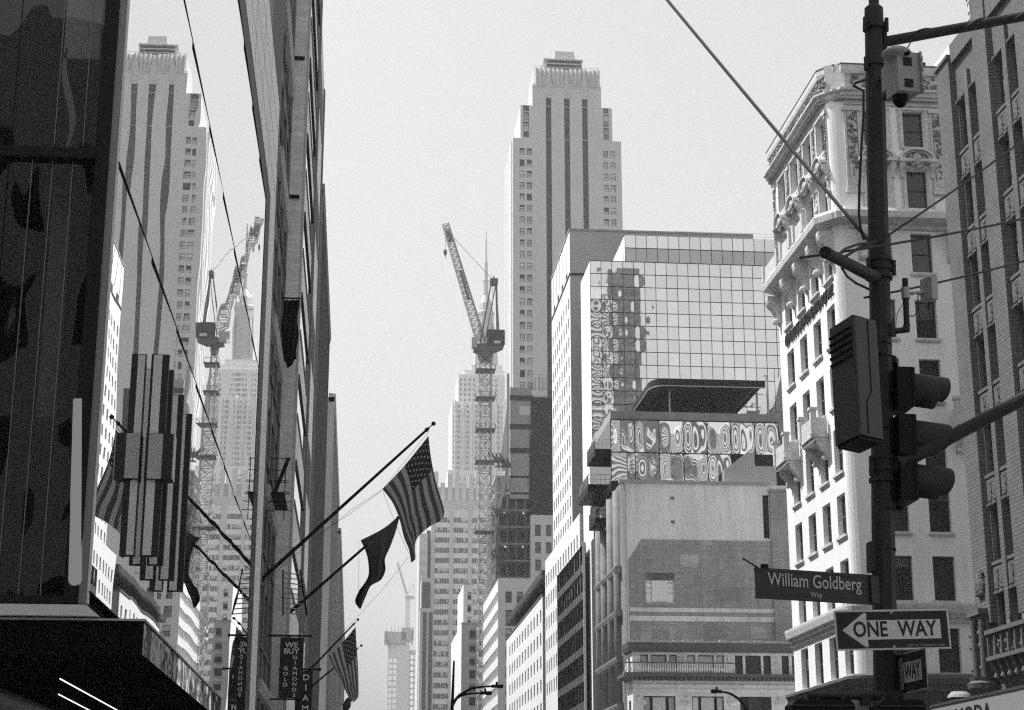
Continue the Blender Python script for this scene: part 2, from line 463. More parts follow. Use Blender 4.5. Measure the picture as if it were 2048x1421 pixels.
M_crane = mat('crane_steel', .42, .6, .1, 1.0)
M_craned = mat('dark_crane_steel', .10, .6, .1, 1.0)
M_tube = glow('lit_tube', .12)
M_led = glow('lit_canopy_tube', .9)
M_sign_w = mat('white_reflective_sheet', .55, .6, .10, 5.0, streak=.1)
M_sign_g = mat('shaded_reflective_sheet', .36, .7, .10, 5.0, streak=.1)  # darker copy of the white sheet, with the sign's shade in its tone
M_glassp = mat('pale_sky_glass', .40, .2, .2, .2, spec=.5, ovar=.22)  # reflected sky put into the pale base grey
M_sign_k = mat('black_sign_face', .018, .5, .2, 3.0)
M_street = mat('street_sign_green', .03, .5, .2, 4.0, streak=.2)

# ================================================================ ground, avenue, pavements
g = MB(); g.face(((-2900, -1400, 0), (2900, -1400, 0), (2900, 3900, 0), (-2900, 3900, 0))); g.obj('ground', M_asphalt, kind='structure')
g = MB(); g.face(((4.7, -700, .004), (19.5, -700, .004), (19.5, 2400, .004), (4.7, 2400, .004))); g.obj('avenue_road', M_asphalt, kind='structure')
g = MB(); g.box(-60, 4.55, -300, 13.2, -.2, .13); g.box(-60, 4.55, 24, 2000, -.2, .13); g.obj('pavement', M_pave, kind='structure')
g = MB(); g.box(19.65, 80, -300, 68.6, -.2, .13); g.box(19.65, 80, 83, 2000, -.2, .13); g.obj('pavement', M_pave, kind='structure')
g = MB()
for a, b_ in ((-300, 13.2), (24, 2000)): g.box(4.56, 4.7, a, b_, -.2, .135)
for a, b_ in ((-300, 68.6), (83, 2000)): g.box(19.5, 19.64, a, b_, -.2, .135)
g.obj('kerb', M_conc, kind='structure')
g = MB()
for xx in (8.4, 12.1, 15.8):
    for k in range(60): g.face(((xx, -100 + k * 9, .008), (xx + .12, -100 + k * 9, .008), (xx + .12, -97 + k * 9, .008), (xx, -97 + k * 9, .008)))
g.obj('lane_marking', M_paint, kind='structure')

# ================================================================ ornament helper
def blobs(b, O, U, u0, u1, v0, v1, n, r0, r1, m=0, out=.0):
    """carved relief: many small knobs and leaves pressed onto a wall area"""
    O = Vector(O); Uv = Vector((U[0], U[1], 0)); Nn = Vector((Uv.y, -Uv.x, 0))
    for _ in range(n):
        r = random.uniform(r0, r1)
        c = O + Uv * random.uniform(u0, u1) + Vector((0, 0, random.uniform(v0, v1))) + Nn * (out + r * .15)
        b.ball(c, r, 6, 4, m, (random.uniform(.7, 1.3), random.uniform(.7, 1.3), random.uniform(.7, 1.5)))
def console_mesh(w, d, h, m):
    """scrolled bracket, top back edge at the origin, -y outward"""
    key = ('console', w, d, h)
    if key in WM: return WM[key]
    b = MB(); prof = [(0, 0)]
    for k in range(9):
        t = k / 8; prof.append((-(d * (1 - t) ** .8 * (1 + .18 * math.sin(t * math.pi * 2))), -h * t))
    prof.append((0, -h))
    b.prism([(-w / 2, y, z) for y, z in prof], (w, 0, 0))
    for sgn in (-1, 1): b.tube((sgn * w * .5, -d * .62, -h * .24), (sgn * (w * .5 + .03), -d * .62, -h * .24), h * .17, h * .14, 12)
    b.ball((0, -d * .35, -h * .85), w * .42, 7, 5)
    WM[key] = b.mesh('console', m)
    return WM[key]

# ================================================================ white ornate building on the far corner
def white_building():
    W0 = (26.0, 86.4, 0)
    t = thing('ornate_building', W0, 'white stone corner building with carved frieze, deep cornices and rows of narrow windows', 'building')
    Yf, Yn, Xe = 99.5, 86.4, 40.0
    rows = [(9.55, 11.85), (13.3, 15.65), (16.95, 19.2), (20.4, 22.9), (24.15, 26.5), (27.7, 29.9), (31.5, 33.8), (35.3, 37.6), (39.0, 41.2)]
    ecol = [(97.85, 96.25), (94.8, 93.2), (91.75, 90.15), (88.85, 87.25)]
    eops = [(Yf - a, Yf - b_, r[0], r[1]) for a, b_ in ecol for r in rows]
    ncol = [(28.0, 29.2), (30.3, 31.5), (33.4, 34.6)]
    nops = [(a - 27.1, b_ - 27.1, r[0], r[1]) for a, b_ in ncol for r in rows]
    b = MB(); H = 43.4
    b.facade((26, Yf, 0), EAST, Yf - 86.95, H, [(a, c, d, e) for a, c, d, e in eops if c < Yf - 86.95], .36)
    # rounded corner
    R = .8; cx, cyy = 26 + R * 1.25, 86.95 + .0
    arc = [(26, 86.95)] + [(26 + 1.1 * (1 - math.cos(a)), 86.95 - .55 * math.sin(a)) for a in (math.pi / 2 * k / 7 for k in range(1, 8))]
    for p, q in zip(arc[:-1], arc[1:]): b.face(((p[0], p[1], 0), (q[0], q[1], 0), (q[0], q[1], H), (p[0], p[1], H)))
    b.facade((27.1, Yn, 0), NORTH, Xe - 27.1, H, nops, .36)
    b.face(((26, Yf, 0), (26, Yf, H), (Xe, Yf, H), (Xe, Yf, 0)))
    b.face(((26, Yf, H - .3), (26, 86.6, H - .3), (Xe, 86.6, H - .3), (Xe, Yf, H - .3)))
    b.face(((Xe, Yn, 0), (Xe, Yf, 0), (Xe, Yf, H), (Xe, Yn, H)))
    b.obj('wall', M_white, t)
    st = ['s', 'sa', 'sb', 'sa', 's']
    windows(t, (26, Yf, 0), EAST, eops, .34, st, M_framel, M_glass, M_blindd, M_white_trim)
    windows(t, (27.1, Yn, 0), NORTH, nops, .34, st, M_frame, M_glass, M_blindd, M_white_trim)
    path = [(26, Yf)] + arc + [(Xe, Yn)]
    chamfer = [(26, Yf), (26, 87.35), (26.28, 86.98), (26.5, 86.98), (26.62, 86.68), (26.9, 86.66), (27.0, 86.4), (Xe, Yn)]
    def cornice(nm, prof, mt=M_white_trim): c = MB(); c.sweep(prof, chamfer if prof[0][1] > 30 else path); return c.obj(nm, mt, t)
    cornice('cornice', [(.01, 41.45), (.12, 41.5), (.12, 41.7), (.28, 41.75), (.28, 41.9), (.42, 41.95), (.42, 42.1), (.6, 42.2), (.6, 42.32), (.14, 42.38), (.14, 43.3), (.3, 43.36), (.34, 43.55), (.34, 43.85), (.0, 43.85)])
    cornice('cornice', [(.01, 33.95), (.2, 34.0), (.2, 34.2), (.55, 34.3), (.95, 34.4), (1.0, 34.75), (.9, 34.95), (.01, 35.0)])
    cornice('string_course', [(.01, 38.25), (.1, 38.3), (.1, 38.45), (.01, 38.5)])
    cornice('cornice', [(.01, 12.1), (.15, 12.15), (.15, 12.35), (.3, 12.4), (.3, 12.5), (.42, 12.6), (.5, 12.95), (.5, 13.1), (.01, 13.2)])
    cornice('cornice', [(.01, 8.55), (.2, 8.6), (.2, 8.8), (.45, 8.95), (.62, 9.2), (.62, 9.35), (.01, 9.5)], M_dcorn)
    cornice('fascia_band', [(.01, 7.0), (.16, 7.0), (.16, 8.5), (.01, 8.54)], M_darkpanel)
    # raised blocks where the cornice breaks forward at the corner pier
    c = MB(); c.obox((26.75, 86.85, 42.9), (.5, -.3, 0), (-.3, -.5, 0), (0, 0, 1.05)); c.obj('corner_block', M_white_trim, t)
    # carved frieze
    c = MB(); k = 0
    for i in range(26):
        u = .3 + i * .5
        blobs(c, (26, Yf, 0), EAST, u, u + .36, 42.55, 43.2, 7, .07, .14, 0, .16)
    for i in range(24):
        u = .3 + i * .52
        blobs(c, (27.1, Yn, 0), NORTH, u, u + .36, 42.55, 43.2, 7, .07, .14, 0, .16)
    c.obj('frieze_carving', M_relief_shade, t, smooth=True, kind='stuff')
    cornice('coping', [(.0, 43.86), (.36, 43.86), (.36, 43.94), (.0, 43.98)], M_dcorn)
    for z in (41.72, 42.12): cornice('shadow_line', [(.0, z), (.44 if z > 42 else .3, z), (.44 if z > 42 else .3, z + .05), (.0, z + .05)], M_relief_shade)  # dark strips painted in as shadow gaps between the mouldings
    # garlanded panels on the piers of the two top storeys
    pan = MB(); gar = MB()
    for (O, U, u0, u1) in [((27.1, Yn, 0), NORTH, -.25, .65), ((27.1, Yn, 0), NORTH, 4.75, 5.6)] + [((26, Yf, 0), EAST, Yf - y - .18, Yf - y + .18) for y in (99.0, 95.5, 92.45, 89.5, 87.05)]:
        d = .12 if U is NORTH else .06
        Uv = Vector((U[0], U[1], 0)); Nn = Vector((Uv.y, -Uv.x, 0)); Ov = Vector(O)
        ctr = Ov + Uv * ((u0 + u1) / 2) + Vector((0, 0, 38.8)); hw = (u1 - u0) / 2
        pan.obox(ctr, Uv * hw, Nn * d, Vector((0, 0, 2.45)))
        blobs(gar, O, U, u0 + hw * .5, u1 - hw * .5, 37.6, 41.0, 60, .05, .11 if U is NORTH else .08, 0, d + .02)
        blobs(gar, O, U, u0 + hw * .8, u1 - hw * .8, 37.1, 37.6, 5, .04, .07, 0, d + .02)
        for u in (u0 + hw * .36, u1 - hw * .36): gar.obox(Ov + Uv * u + Nn * d + Vector((0, 0, 39.0)), Uv * .018, Nn * .02, Vector((0, 0, 2.05)))
        for z in (36.25, 41.2): pan.obox(ctr + Vector((0, 0, z - 38.8)), Uv * (hw + .08), Nn * (d + .08), Vector((0, 0, .12)))
        pan.tube(ctr + Vector((0, 0, -2.0)), ctr + Vector((0, 0, -2.0)) + Nn * (d + .06), hw * .5, hw * .5, 14)
    pan.obj('garland_panel', M_white_trim, t, smooth=False, kind='stuff'); gar.obj('garland', M_relief_shade, t, kind='stuff')
    # fluted window surrounds on the top storeys
    s = MB()
    for O, U, ops in (((26, Yf, 0), EAST, eops), ((27.1, Yn, 0), NORTH, nops)):
        Uv = Vector((U[0], U[1], 0)); Nn = Vector((Uv.y, -Uv.x, 0)); Ov = Vector(O)
        for a, c_, v0, v1 in ops:
            if v0 < 35: continue
            for u in (a - .13, c_ + .13):
                s.obox(Ov + Uv * u + Vector((0, 0, (v0 + v1) / 2)), Uv * .10, Nn * .09, Vector((0, 0, (v1 - v0) / 2 + .1)))
                s.obox(Ov + Uv * (u + (-.16 if u < a else .16)) + Vector((0, 0, (v0 + v1) / 2)), Uv * .05, Nn * .05, Vector((0, 0, (v1 - v0) / 2 + .1)))
            s.obox(Ov + Uv * ((a + c_) / 2) + Vector((0, 0, v1 + .13)), Uv * ((c_ - a) / 2 + .3), Nn * .12, Vector((0, 0, .08)))
    s.obj('window_surround', M_white_trim, t, kind='stuff')
    # segmental pediments with shields over the second row
    pm = MB(); seg = 12; w = 1.05
    for k in range(seg):
        a0, a1 = math.pi * k / seg, math.pi * (k + 1) / seg
        for r, th, dd in ((w, .16, .5), (w - .2, .12, .36)):
            q = [(r * math.cos(a0), 0, r * .62 * math.sin(a0)), (r * math.cos(a1), 0, r * .62 * math.sin(a1)), ((r - th) * math.cos(a1), 0, (r - th) * .62 * math.sin(a1)), ((r - th) * math.cos(a0), 0, (r - th) * .62 * math.sin(a0))]
            pm.prism([Vector(p) + Vector((0, -dd, 0)) for p in q], (0, dd, 0))
    pm.box(-1.1, 1.1, -.42, 0, -.14, 0); pm.box(-1.1, -.55, -.55, 0, -.2, -.02); pm.box(.55, 1.1, -.55, 0, -.2, -.02)
    pme = pm.mesh('pediment', M_white_trim)
    sh = MB(); sh.ball((0, -.3, .02), .3, 10, 6, 0, (1, .6, 1.35))
    for _ in range(26):
        a = random.uniform(0, 6.28); sh.ball((.4 * math.cos(a), -.28, .03 + .48 * math.sin(a)), random.uniform(.07, .13), 6, 4)
    shm = sh.mesh('shield', mat('grey_carving', .34, .9, .3, 3.0, fine=.3, fscale=7.0))  # darker grey paints relief shade onto the shields
    for O, U, cols in (((26, Yf, 0), EAST, [(Yf - a, Yf - b_) for a, b_ in ecol]), ((27.1, Yn, 0), NORTH, [(a - 27.1, b_ - 27.1) for a, b_ in ncol])):
        Uv = Vector((U[0], U[1], 0)); rz = math.atan2(U[1], U[0])
        for a, c_ in cols:
            p = put(pme, 'pediment', t, Vector(O) + Uv * ((a + c_) / 2) + Vector((0, 0, 38.15)), rz); sub(shm, 'shield', p)
            for u in (a - .28, c_ + .28): put(console_mesh(.26, .42, .95, M_white_trim), 'console', t, Vector(O) + Uv * u + Vector((0, 0, 37.98)), rz)
    # consoles that carry the deep middle cornice
    cm = console_mesh(.55, .82, 1.9, M_white_trim)
    for y in (99.1, 95.55, 92.5, 89.5, 87.1): put(cm, 'console', t, (26, y, 33.95), -math.pi / 2)
    for x in (27.5, 32.6, 35.3): put(cm, 'console', t, (x, Yn, 33.95), 0)
    # balcony parapets standing on the middle cornice
    for y0, y1 in ((99.4, 96.0), (95.0, 92.9), (91.9, 89.9)):
        par = MB(); par.box(25.15, 25.3, y1, y0, 35.0, 35.9)
        for y in (y0, y1): par.box(25.05, 25.4, y - .18, y + .18, 35.0, 36.1)
        par.obj('parapet', M_white_trim, t)
    # three bracketed balconies lower on the facade
    def balcony(c, U, w, z):
        Uv = Vector((U[0], U[1], 0)); Nn = Vector((Uv.y, -Uv.x, 0)); c = Vector(c); rz = math.atan2(U[1], U[0]); q = MB()
        q.obox(c + Nn * .48 + Vector((0, 0, z)), Uv * w, Nn * .48, Vector((0, 0, .1)))
        q.obox(c + Nn * .44 + Vector((0, 0, z - .2)), Uv * (w - .1), Nn * .42, Vector((0, 0, .1)))
        q.obox(c + Nn * .86 + Vector((0, 0, z + .55)), Uv * (w - .1), Nn * .07, Vector((0, 0, .45)))
        for sg in (-1, 1):
            q.obox(c + Uv * (sg * (w - .12)) + Nn * .5 + Vector((0, 0, z + .55)), Uv * .09, Nn * .42, Vector((0, 0, .45)))
            q.obox(c + Uv * (sg * (w - .15)) + Nn * .84 + Vector((0, 0, z + .75)), Uv * .17, Nn * .17, Vector((0, 0, .72)))
            q.obox(c + Uv * (sg * (w - .15)) + Nn * .84 + Vector((0, 0, z + 1.5)), Uv * .23, Nn * .23, Vector((0, 0, .08)))
        o = q.obj('balcony', M_white_trim, t)
        for sg in (-1, 1): put(console_mesh(.36, .7, 1.1, M_white_trim), 'console', t, c + Uv * (sg * (w - .3)) + Vector((0, 0, z - .3)), rz)
    balcony((26, 97.1, 0), EAST, 1.35, 23.15 - .25)
    balcony((26, 91.0, 0), EAST, 1.35, 23.15 - .25)
    balcony((33.3, Yn, 0), NORTH, 1.45, 22.6)
    # raised lettering on the avenue side
    text('lettering', 'GEMOLOGICAS FOUNDATION OF N.Y.', t, (25.93, 92.45, 30.62), (0, -1, 0), (0, 0, 1), 1.02, M_frame, .05, squeeze=.60)
    return t
white_building()

# pale bulkhead and water tank on its roof
p0 = PY(1890, 150, 93); p1 = PY(1952, 84, 93)
t = thing('roof_bulkhead', (p0.x, 93, 43.1), 'pale rooftop bulkhead with an overhanging flat roof behind the brick parapet', 'rooftop structure')
b = MB(); b.box(p0.x + .4, p1.x + 2, 93, 97, 43.1, p1.z - .35); b.obj('wall', M_whitewall, t)
b = MB(); b.box(p0.x + .9, p1.x + 2.5, 92.4, 97.4, p1.z - .35, p1.z + .05); b.obj('roof', M_concl, t)
b = MB()
for k in range(6): b.tube((p0.x - .2 + k * .5, 92.8, 43.1), (p0.x - .2 + k * .5, 92.8, 44.2), .03)
b.tube((p0.x - .2, 92.8, 44.2), (p0.x + 2.3, 92.8, 44.2), .035); b.obj('railing', M_framew, t)
wt0 = PY(1970, 70, 98)
t = thing('water_tank', (wt0.x, 98, 43.1), 'round banded rooftop water tank on steel legs', 'water tank')
b = MB(); zt = wt0.z; b.lathe([(.95, 0), (.95, 2.9)], (wt0.x, 98, zt - .2), 28); b.obj('barrel', mat('tank_wood', .45, .8, .15, 1.0, streak=.3), t)
for k in range(4):
    b = MB(); b.lathe([(.955, 0), (.985, 0), (.985, .06), (.955, .06)], (wt0.x, 98, zt + .15 + k * .7), 28); b.obj('hoop', M_black, t)
b = MB(); b.lathe([(1.05, 0), (.02, .8)], (wt0.x, 98, zt + 2.7), 28); b.obj('roof', M_dcorn, t)
for sx, sy in ((-1, -1), (1, -1), (1, 1), (-1, 1)):
    b = MB(); b.tube((wt0.x + sx * .7, 98 + sy * .7, 43.1), (wt0.x + sx * .7, 98 + sy * .7, zt - .2), .08); b.obj('leg', M_black, t)
t0 = PY(1847, 140, 90)
b = MB(); b.tube((t0.x, 90, 43.1), (t0.x, 90, t0.z + .3), .09); b.tube((t0.x, 90, t0.z + .3), (t0.x, 90, t0.z + .42), .16)
tag(b.obj('vent_pipe', M_black), 'thin dark vent pipe on the white building roof beside the camera cabinet', 'pipe')

# ================================================================ brown brick building, near right
def brick_building():
    t = thing('brick_building', (26, 68.45, 0), 'dark brown brick building with paired sash windows and carved panels', 'building')
    Ye, Yn = 68.45, 40.0; H = 34.6
    def U(y): return Ye - y
    cols = []
    for base in (0, 4.35, 8.7, 13.05, 17.4):
        cols += [(66.72 - base, 65.58 - base), (65.1 - base, 63.98 - base)]
    rows = [(12.55 + k * 3.62 - 3.62, 14.8 + k * 3.62 - 3.62) for k in range(7)]
    zt = 32.6
    rows = [(zt - 2.25 - 3.62 * k, zt - 3.62 * k) for k in range(7)]
    ops = [(U(a), U(c), r[0], r[1]) for a, c in cols for r in rows]
    b = MB(); b.facade((26, Ye, 0), EAST, Ye - Yn, H, ops + [(2.0, 5.2, 3.5, 7.55)], .3, 0, None)
    b.face(((26, Ye, 0), (26, Ye, H), (45, Ye, H), (45, Ye, 0))); b.face(((26, Yn, 0), (45, Yn, 0), (45, Yn, H), (26, Yn, H)))
    b.face(((26, Ye, H), (26, Yn, H), (45, Yn, H), (45, Ye, H)))
    b.obj('wall', M_brick, t)
    windows(t, (26, Ye, 0), EAST, [o for o in ops if o[1] < 12], .28, ['3', '3', '3a', '3a', '3b'], M_frame, M_glassb, M_blindd, M_terra, sillout=.1)
    # brick piers stand proud of the window bays, stepped above the parapet
    for a, c, zz in ((68.44, 66.85, 34.9), (63.9, 62.45, 36.4), (59.5, 58.1, 36.4), (55.2, 53.8, 36.4)):
        q = MB(); q.box(25.72, 25.998, c, a, 9.8, zz); q.obj('brick_pier', M_brick, t)
        q = MB(); q.box(25.62, 26.4, c - .08, a + .08, zz, zz + .16); q.obj('coping', M_dcorn, t)
    for base in (0, 4.35, 8.7): q = MB(); q.box(25.85, 25.998, 65.12 - base, 65.55 - base, 9.8, 33.6); q.obj('mullion_pier', M_brick, t)
    for base in (0, 4.35, 8.7): q = MB(); q.box(25.8, 26.3, 63.95 - base, 66.8 - base, 34.6, 35.5); q.obj('parapet', M_terra, t)
    # carved terracotta spandrels between the storeys
    pe = MB(); pe.box(-.56, .56, -.05, 0, 0, 1.05)
    for k in (-.3, .3): pe.box(k - .2, k + .2, -.09, -.05, .12, .92)
    for _ in range(30): pe.ball((random.uniform(-.45, .45), -.09, random.uniform(.15, .9)), random.uniform(.03, .06), 6, 4, 0, (1, .5, 1.6))
    pem = pe.mesh('spandrel_panel', M_terra)
    for a, c in cols[:6]:
        for k in range(7): put(pem, 'spandrel_panel', t, (25.99, (a + c) / 2, rows[k][0] - 1.25), -math.pi / 2)
    lint = MB(); lint.box(-.62, .62, -.1, 0, 0, .12); lint.box(-.5, -.05, -.14, -.1, .02, .1); lint.box(.05, .5, -.14, -.1, .02, .1)
    lm = lint.mesh('lintel', M_terra)
    for a, c in cols[:6]:
        for k in range(7): put(lm, 'lintel', t, (25.99, (a + c) / 2, rows[k][1] + .02), -math.pi / 2)
    # corner shaft with a blind niche, boss above and pendant below
    q = MB(); y = 67.75
    q.ball((25.7, 67.6, 11.45), .42, 10, 6, 0, (.5, 1, 1.25)); blobs(q, (25.66, 68.0, 0), EAST, .05, .75, 11.0, 11.95, 40, .06, .13)
    q.obj('carved_boss', M_terra, t)
    q = MB(); q.box(25.3, 25.99, 67.1, 68.4, 10.15, 10.4); q.box(25.4, 25.99, 67.2, 68.3, 10.0, 10.15)
    for yy in (67.25, 68.2): q.tube((25.45, yy, 7.7), (25.45, yy, 9.95), .12)
    q.box(25.6, 25.99, 67.2, 68.3, 7.7, 10.0)
    q.lathe([(.12, 0), (.35, .5), (.62, .9), (.66, 1.1), (.5, 1.2), (.55, 1.35)], (25.55, 67.75, 6.3), 12)
    q.lathe([(.03, -.9), (.14, -.5), (.2, -.1), (.12, .1)], (25.55, 67.75, 6.3), 10)
    for yy in (67.25, 68.2):
        for zz in (8.0, 8.9, 9.4): q.ball((25.4, yy + .12, zz), .13, 6, 4)
    q.obj('corner_niche', M_terra, t)
    # panelled balcony over a pointed corbel table
    q = MB(); q.box(25.35, 25.99, 54, 66.75, 9.25, 9.42); q.box(25.35, 25.99, 54, 66.75, 8.2, 8.36); q.box(25.6, 25.99, 54, 66.75, 8.36, 9.25)
    for k in range(17): q.box(25.42, 25.62, 66.7 - k * .72, 66.6 - k * .72, 8.36, 9.25)
    blobs(q, (25.6, 66.6, 0), EAST, 0, 11.6, 8.45, 9.15, 170, .05, .12)
    q.obj('balcony', M_terra, t)
    for k in range(16):
        q = MB(); y = 66.45 - k * .72
        q.prism([(25.42, y - .1, 8.2), (25.42, y + .1, 8.2), (25.55, y + .1, 7.75), (25.85, y + .05, 7.3), (25.85, y - .05, 7.3), (25.55, y - .1, 7.75)], (.14, 0, 0)); q.tube((25.6, y, 7.5), (25.99, y, 8.2), .12, .14, 8)
        q.obj('corbel', M_terra, t)
    # dark arched opening below
    q = MB(); arc = [(25.98, 63.0 + 1.9 * math.cos(a), 5.7 + 1.55 * math.sin(a)) for a in (math.pi * k / 14 for k in range(15))]
    q.prism(arc, (-.02, 0, 0)); q.obj('arch_opening', M_black, t)
    q = MB()
    for k in range(14):
        a0, a1 = math.pi * k / 14, math.pi * (k + 1) / 14
        q.prism([(25.94, 63 + r * math.cos(a), 5.7 + r * .82 * math.sin(a)) for r, a in ((1.92, a0), (1.92, a1), (2.25, a1), (2.25, a0))], (.055, 0, 0))
    q.obj('arch_surround', M_terra, t)
brick_building()
# grey shop fascia with dark letters in front of the brick building
fa, fb = PX(1870, 1414, 24.6), PX(2048, 1377, 24.6)
t = thing('shop_fascia', (24.6, 50, 3.0), 'plain grey fascia board with dark letters below the brick building', 'sign')
b = MB(); zt = fa.z; b.box(24.6, 25.3, 34, fa.y + .5, zt - 1.9, zt); b.obj('board', mat('grey_fascia', .2, .8, .06, 1.0), t)
b = MB(); b.box(24.55, 25.35, 34, fa.y + .55, zt, zt + .1); b.obj('coping', M_darkpanel, t)
lp = PX(1945, 1421, 24.59)
text('lettering', 'MODA', t, (24.59, lp.y, lp.z - .22), (0, -1, 0), (0, 0, 1), 1.05, M_black, .02, squeeze=1.3)
# pale lantern in front of the white building
lp = PY(1918, 1384, 84.5)
t = thing('wall_lantern', (lp.x, 84.5, 0), 'pale domed lantern with a dark square cage at the white building base', 'lantern')
b = MB(); b.lathe([(.62, 0), (.55, .14), (.42, .26), (.38, .3)], (lp.x, 84.5, lp.z - .3), 16); b.obj('dome', M_conc, t)
b = MB()
for sx, sy in ((-1, -1), (1, -1), (1, 1), (-1, 1)): b.tube((lp.x + sx * .55, 84.5 + sy * .5, lp.z - 1.6), (lp.x + sx * .6, 84.5 + sy * .55, lp.z - .35), .05)
b.tube((lp.x - .62, 83.95, lp.z - .36), (lp.x + .62, 83.95, lp.z - .36), .06); b.tube((lp.x - .62, 85.05, lp.z - .36), (lp.x + .62, 85.05, lp.z - .36), .06); b.tube((lp.x + .02, 83.95, lp.z - 1.6), (lp.x + .02, 83.95, lp.z - .36), .05)
b.obj('cage', M_black, t)
b = MB(); b.lathe([(.3, -1.6), (.5, -.4)], (lp.x, 84.5, lp.z), 12); b.obj('globe', M_framew, t)
b = MB(); b.tube((lp.x, 84.5, .1), (lp.x, 84.5, lp.z - 1.6), .09); b.obj('post', M_black, t)
# row of small lights on the fascia band
b = MB()
for k in range(8):
    q = PY(1942 + k * 5, 1373, 86.2); b.box(q.x, q.x + .1, 86.19, 86.235, q.z - .05, q.z + .05)
tag(b.obj('festoon_lights', glow('festoon', 1.0)), 'short row of small square lights on the dark fascia band of the white building', 'lights')
# ================================================================ helpers for plainer blocks
def plain(b, x0, x1, y0, y1, z0, z1, skip='', m=0):
    """box sides without the faces named in skip: N(y0) E(x0) S(y1) W(x1) T"""
    if 'N' not in skip: b.face(((x0, y0, z0), (x1, y0, z0), (x1, y0, z1), (x0, y0, z1)), m)
    if 'E' not in skip: b.face(((x0, y1, z0), (x0, y0, z0), (x0, y0, z1), (x0, y1, z1)), m)
    if 'S' not in skip: b.face(((x1, y1, z0), (x0, y1, z0), (x0, y1, z1), (x1, y1, z1)), m)
    if 'W' not in skip: b.face(((x1, y0, z0), (x1, y1, z0), (x1, y1, z1), (x1, y0, z1)), m)
    if 'T' not in skip: b.face(((x0, y0, z1), (x1, y0, z1), (x1, y1, z1), (x0, y1, z1)), m)
def lattice(b, p, q, w0, w1, n, r, side=(1, 0, 0), m=0, horiz=True):
    """square truss from p to q, width w0 to w1, n bays"""
    p, q = Vector(p), Vector(q); d = (q - p).normalized(); a = Vector(side) - d * Vector(side).dot(d); a.normalize(); c = d.cross(a)
    def cor(k, i):
        t = k / n; w = (w0 + (w1 - w0) * t) / 2; s = ((-1, -1), (1, -1), (1, 1), (-1, 1))[i]
        return p + (q - p) * t + a * (s[0] * w) + c * (s[1] * w)
    for i in range(4):
        b.tube(cor(0, i), cor(n, i), r, r, 5, m)
        j = (i + 1) % 4
        for k in range(n):
            b.tube(cor(k, i), cor(k + 1, j), r * .6, r * .6, 4, m, caps=False)
            b.tube(cor(k, j), cor(k + 1, i), r * .6, r * .6, 4, m, caps=False)
            if horiz: b.tube(cor(k + 1, i), cor(k + 1, j), r * .7, r * .7, 4, m, caps=False)

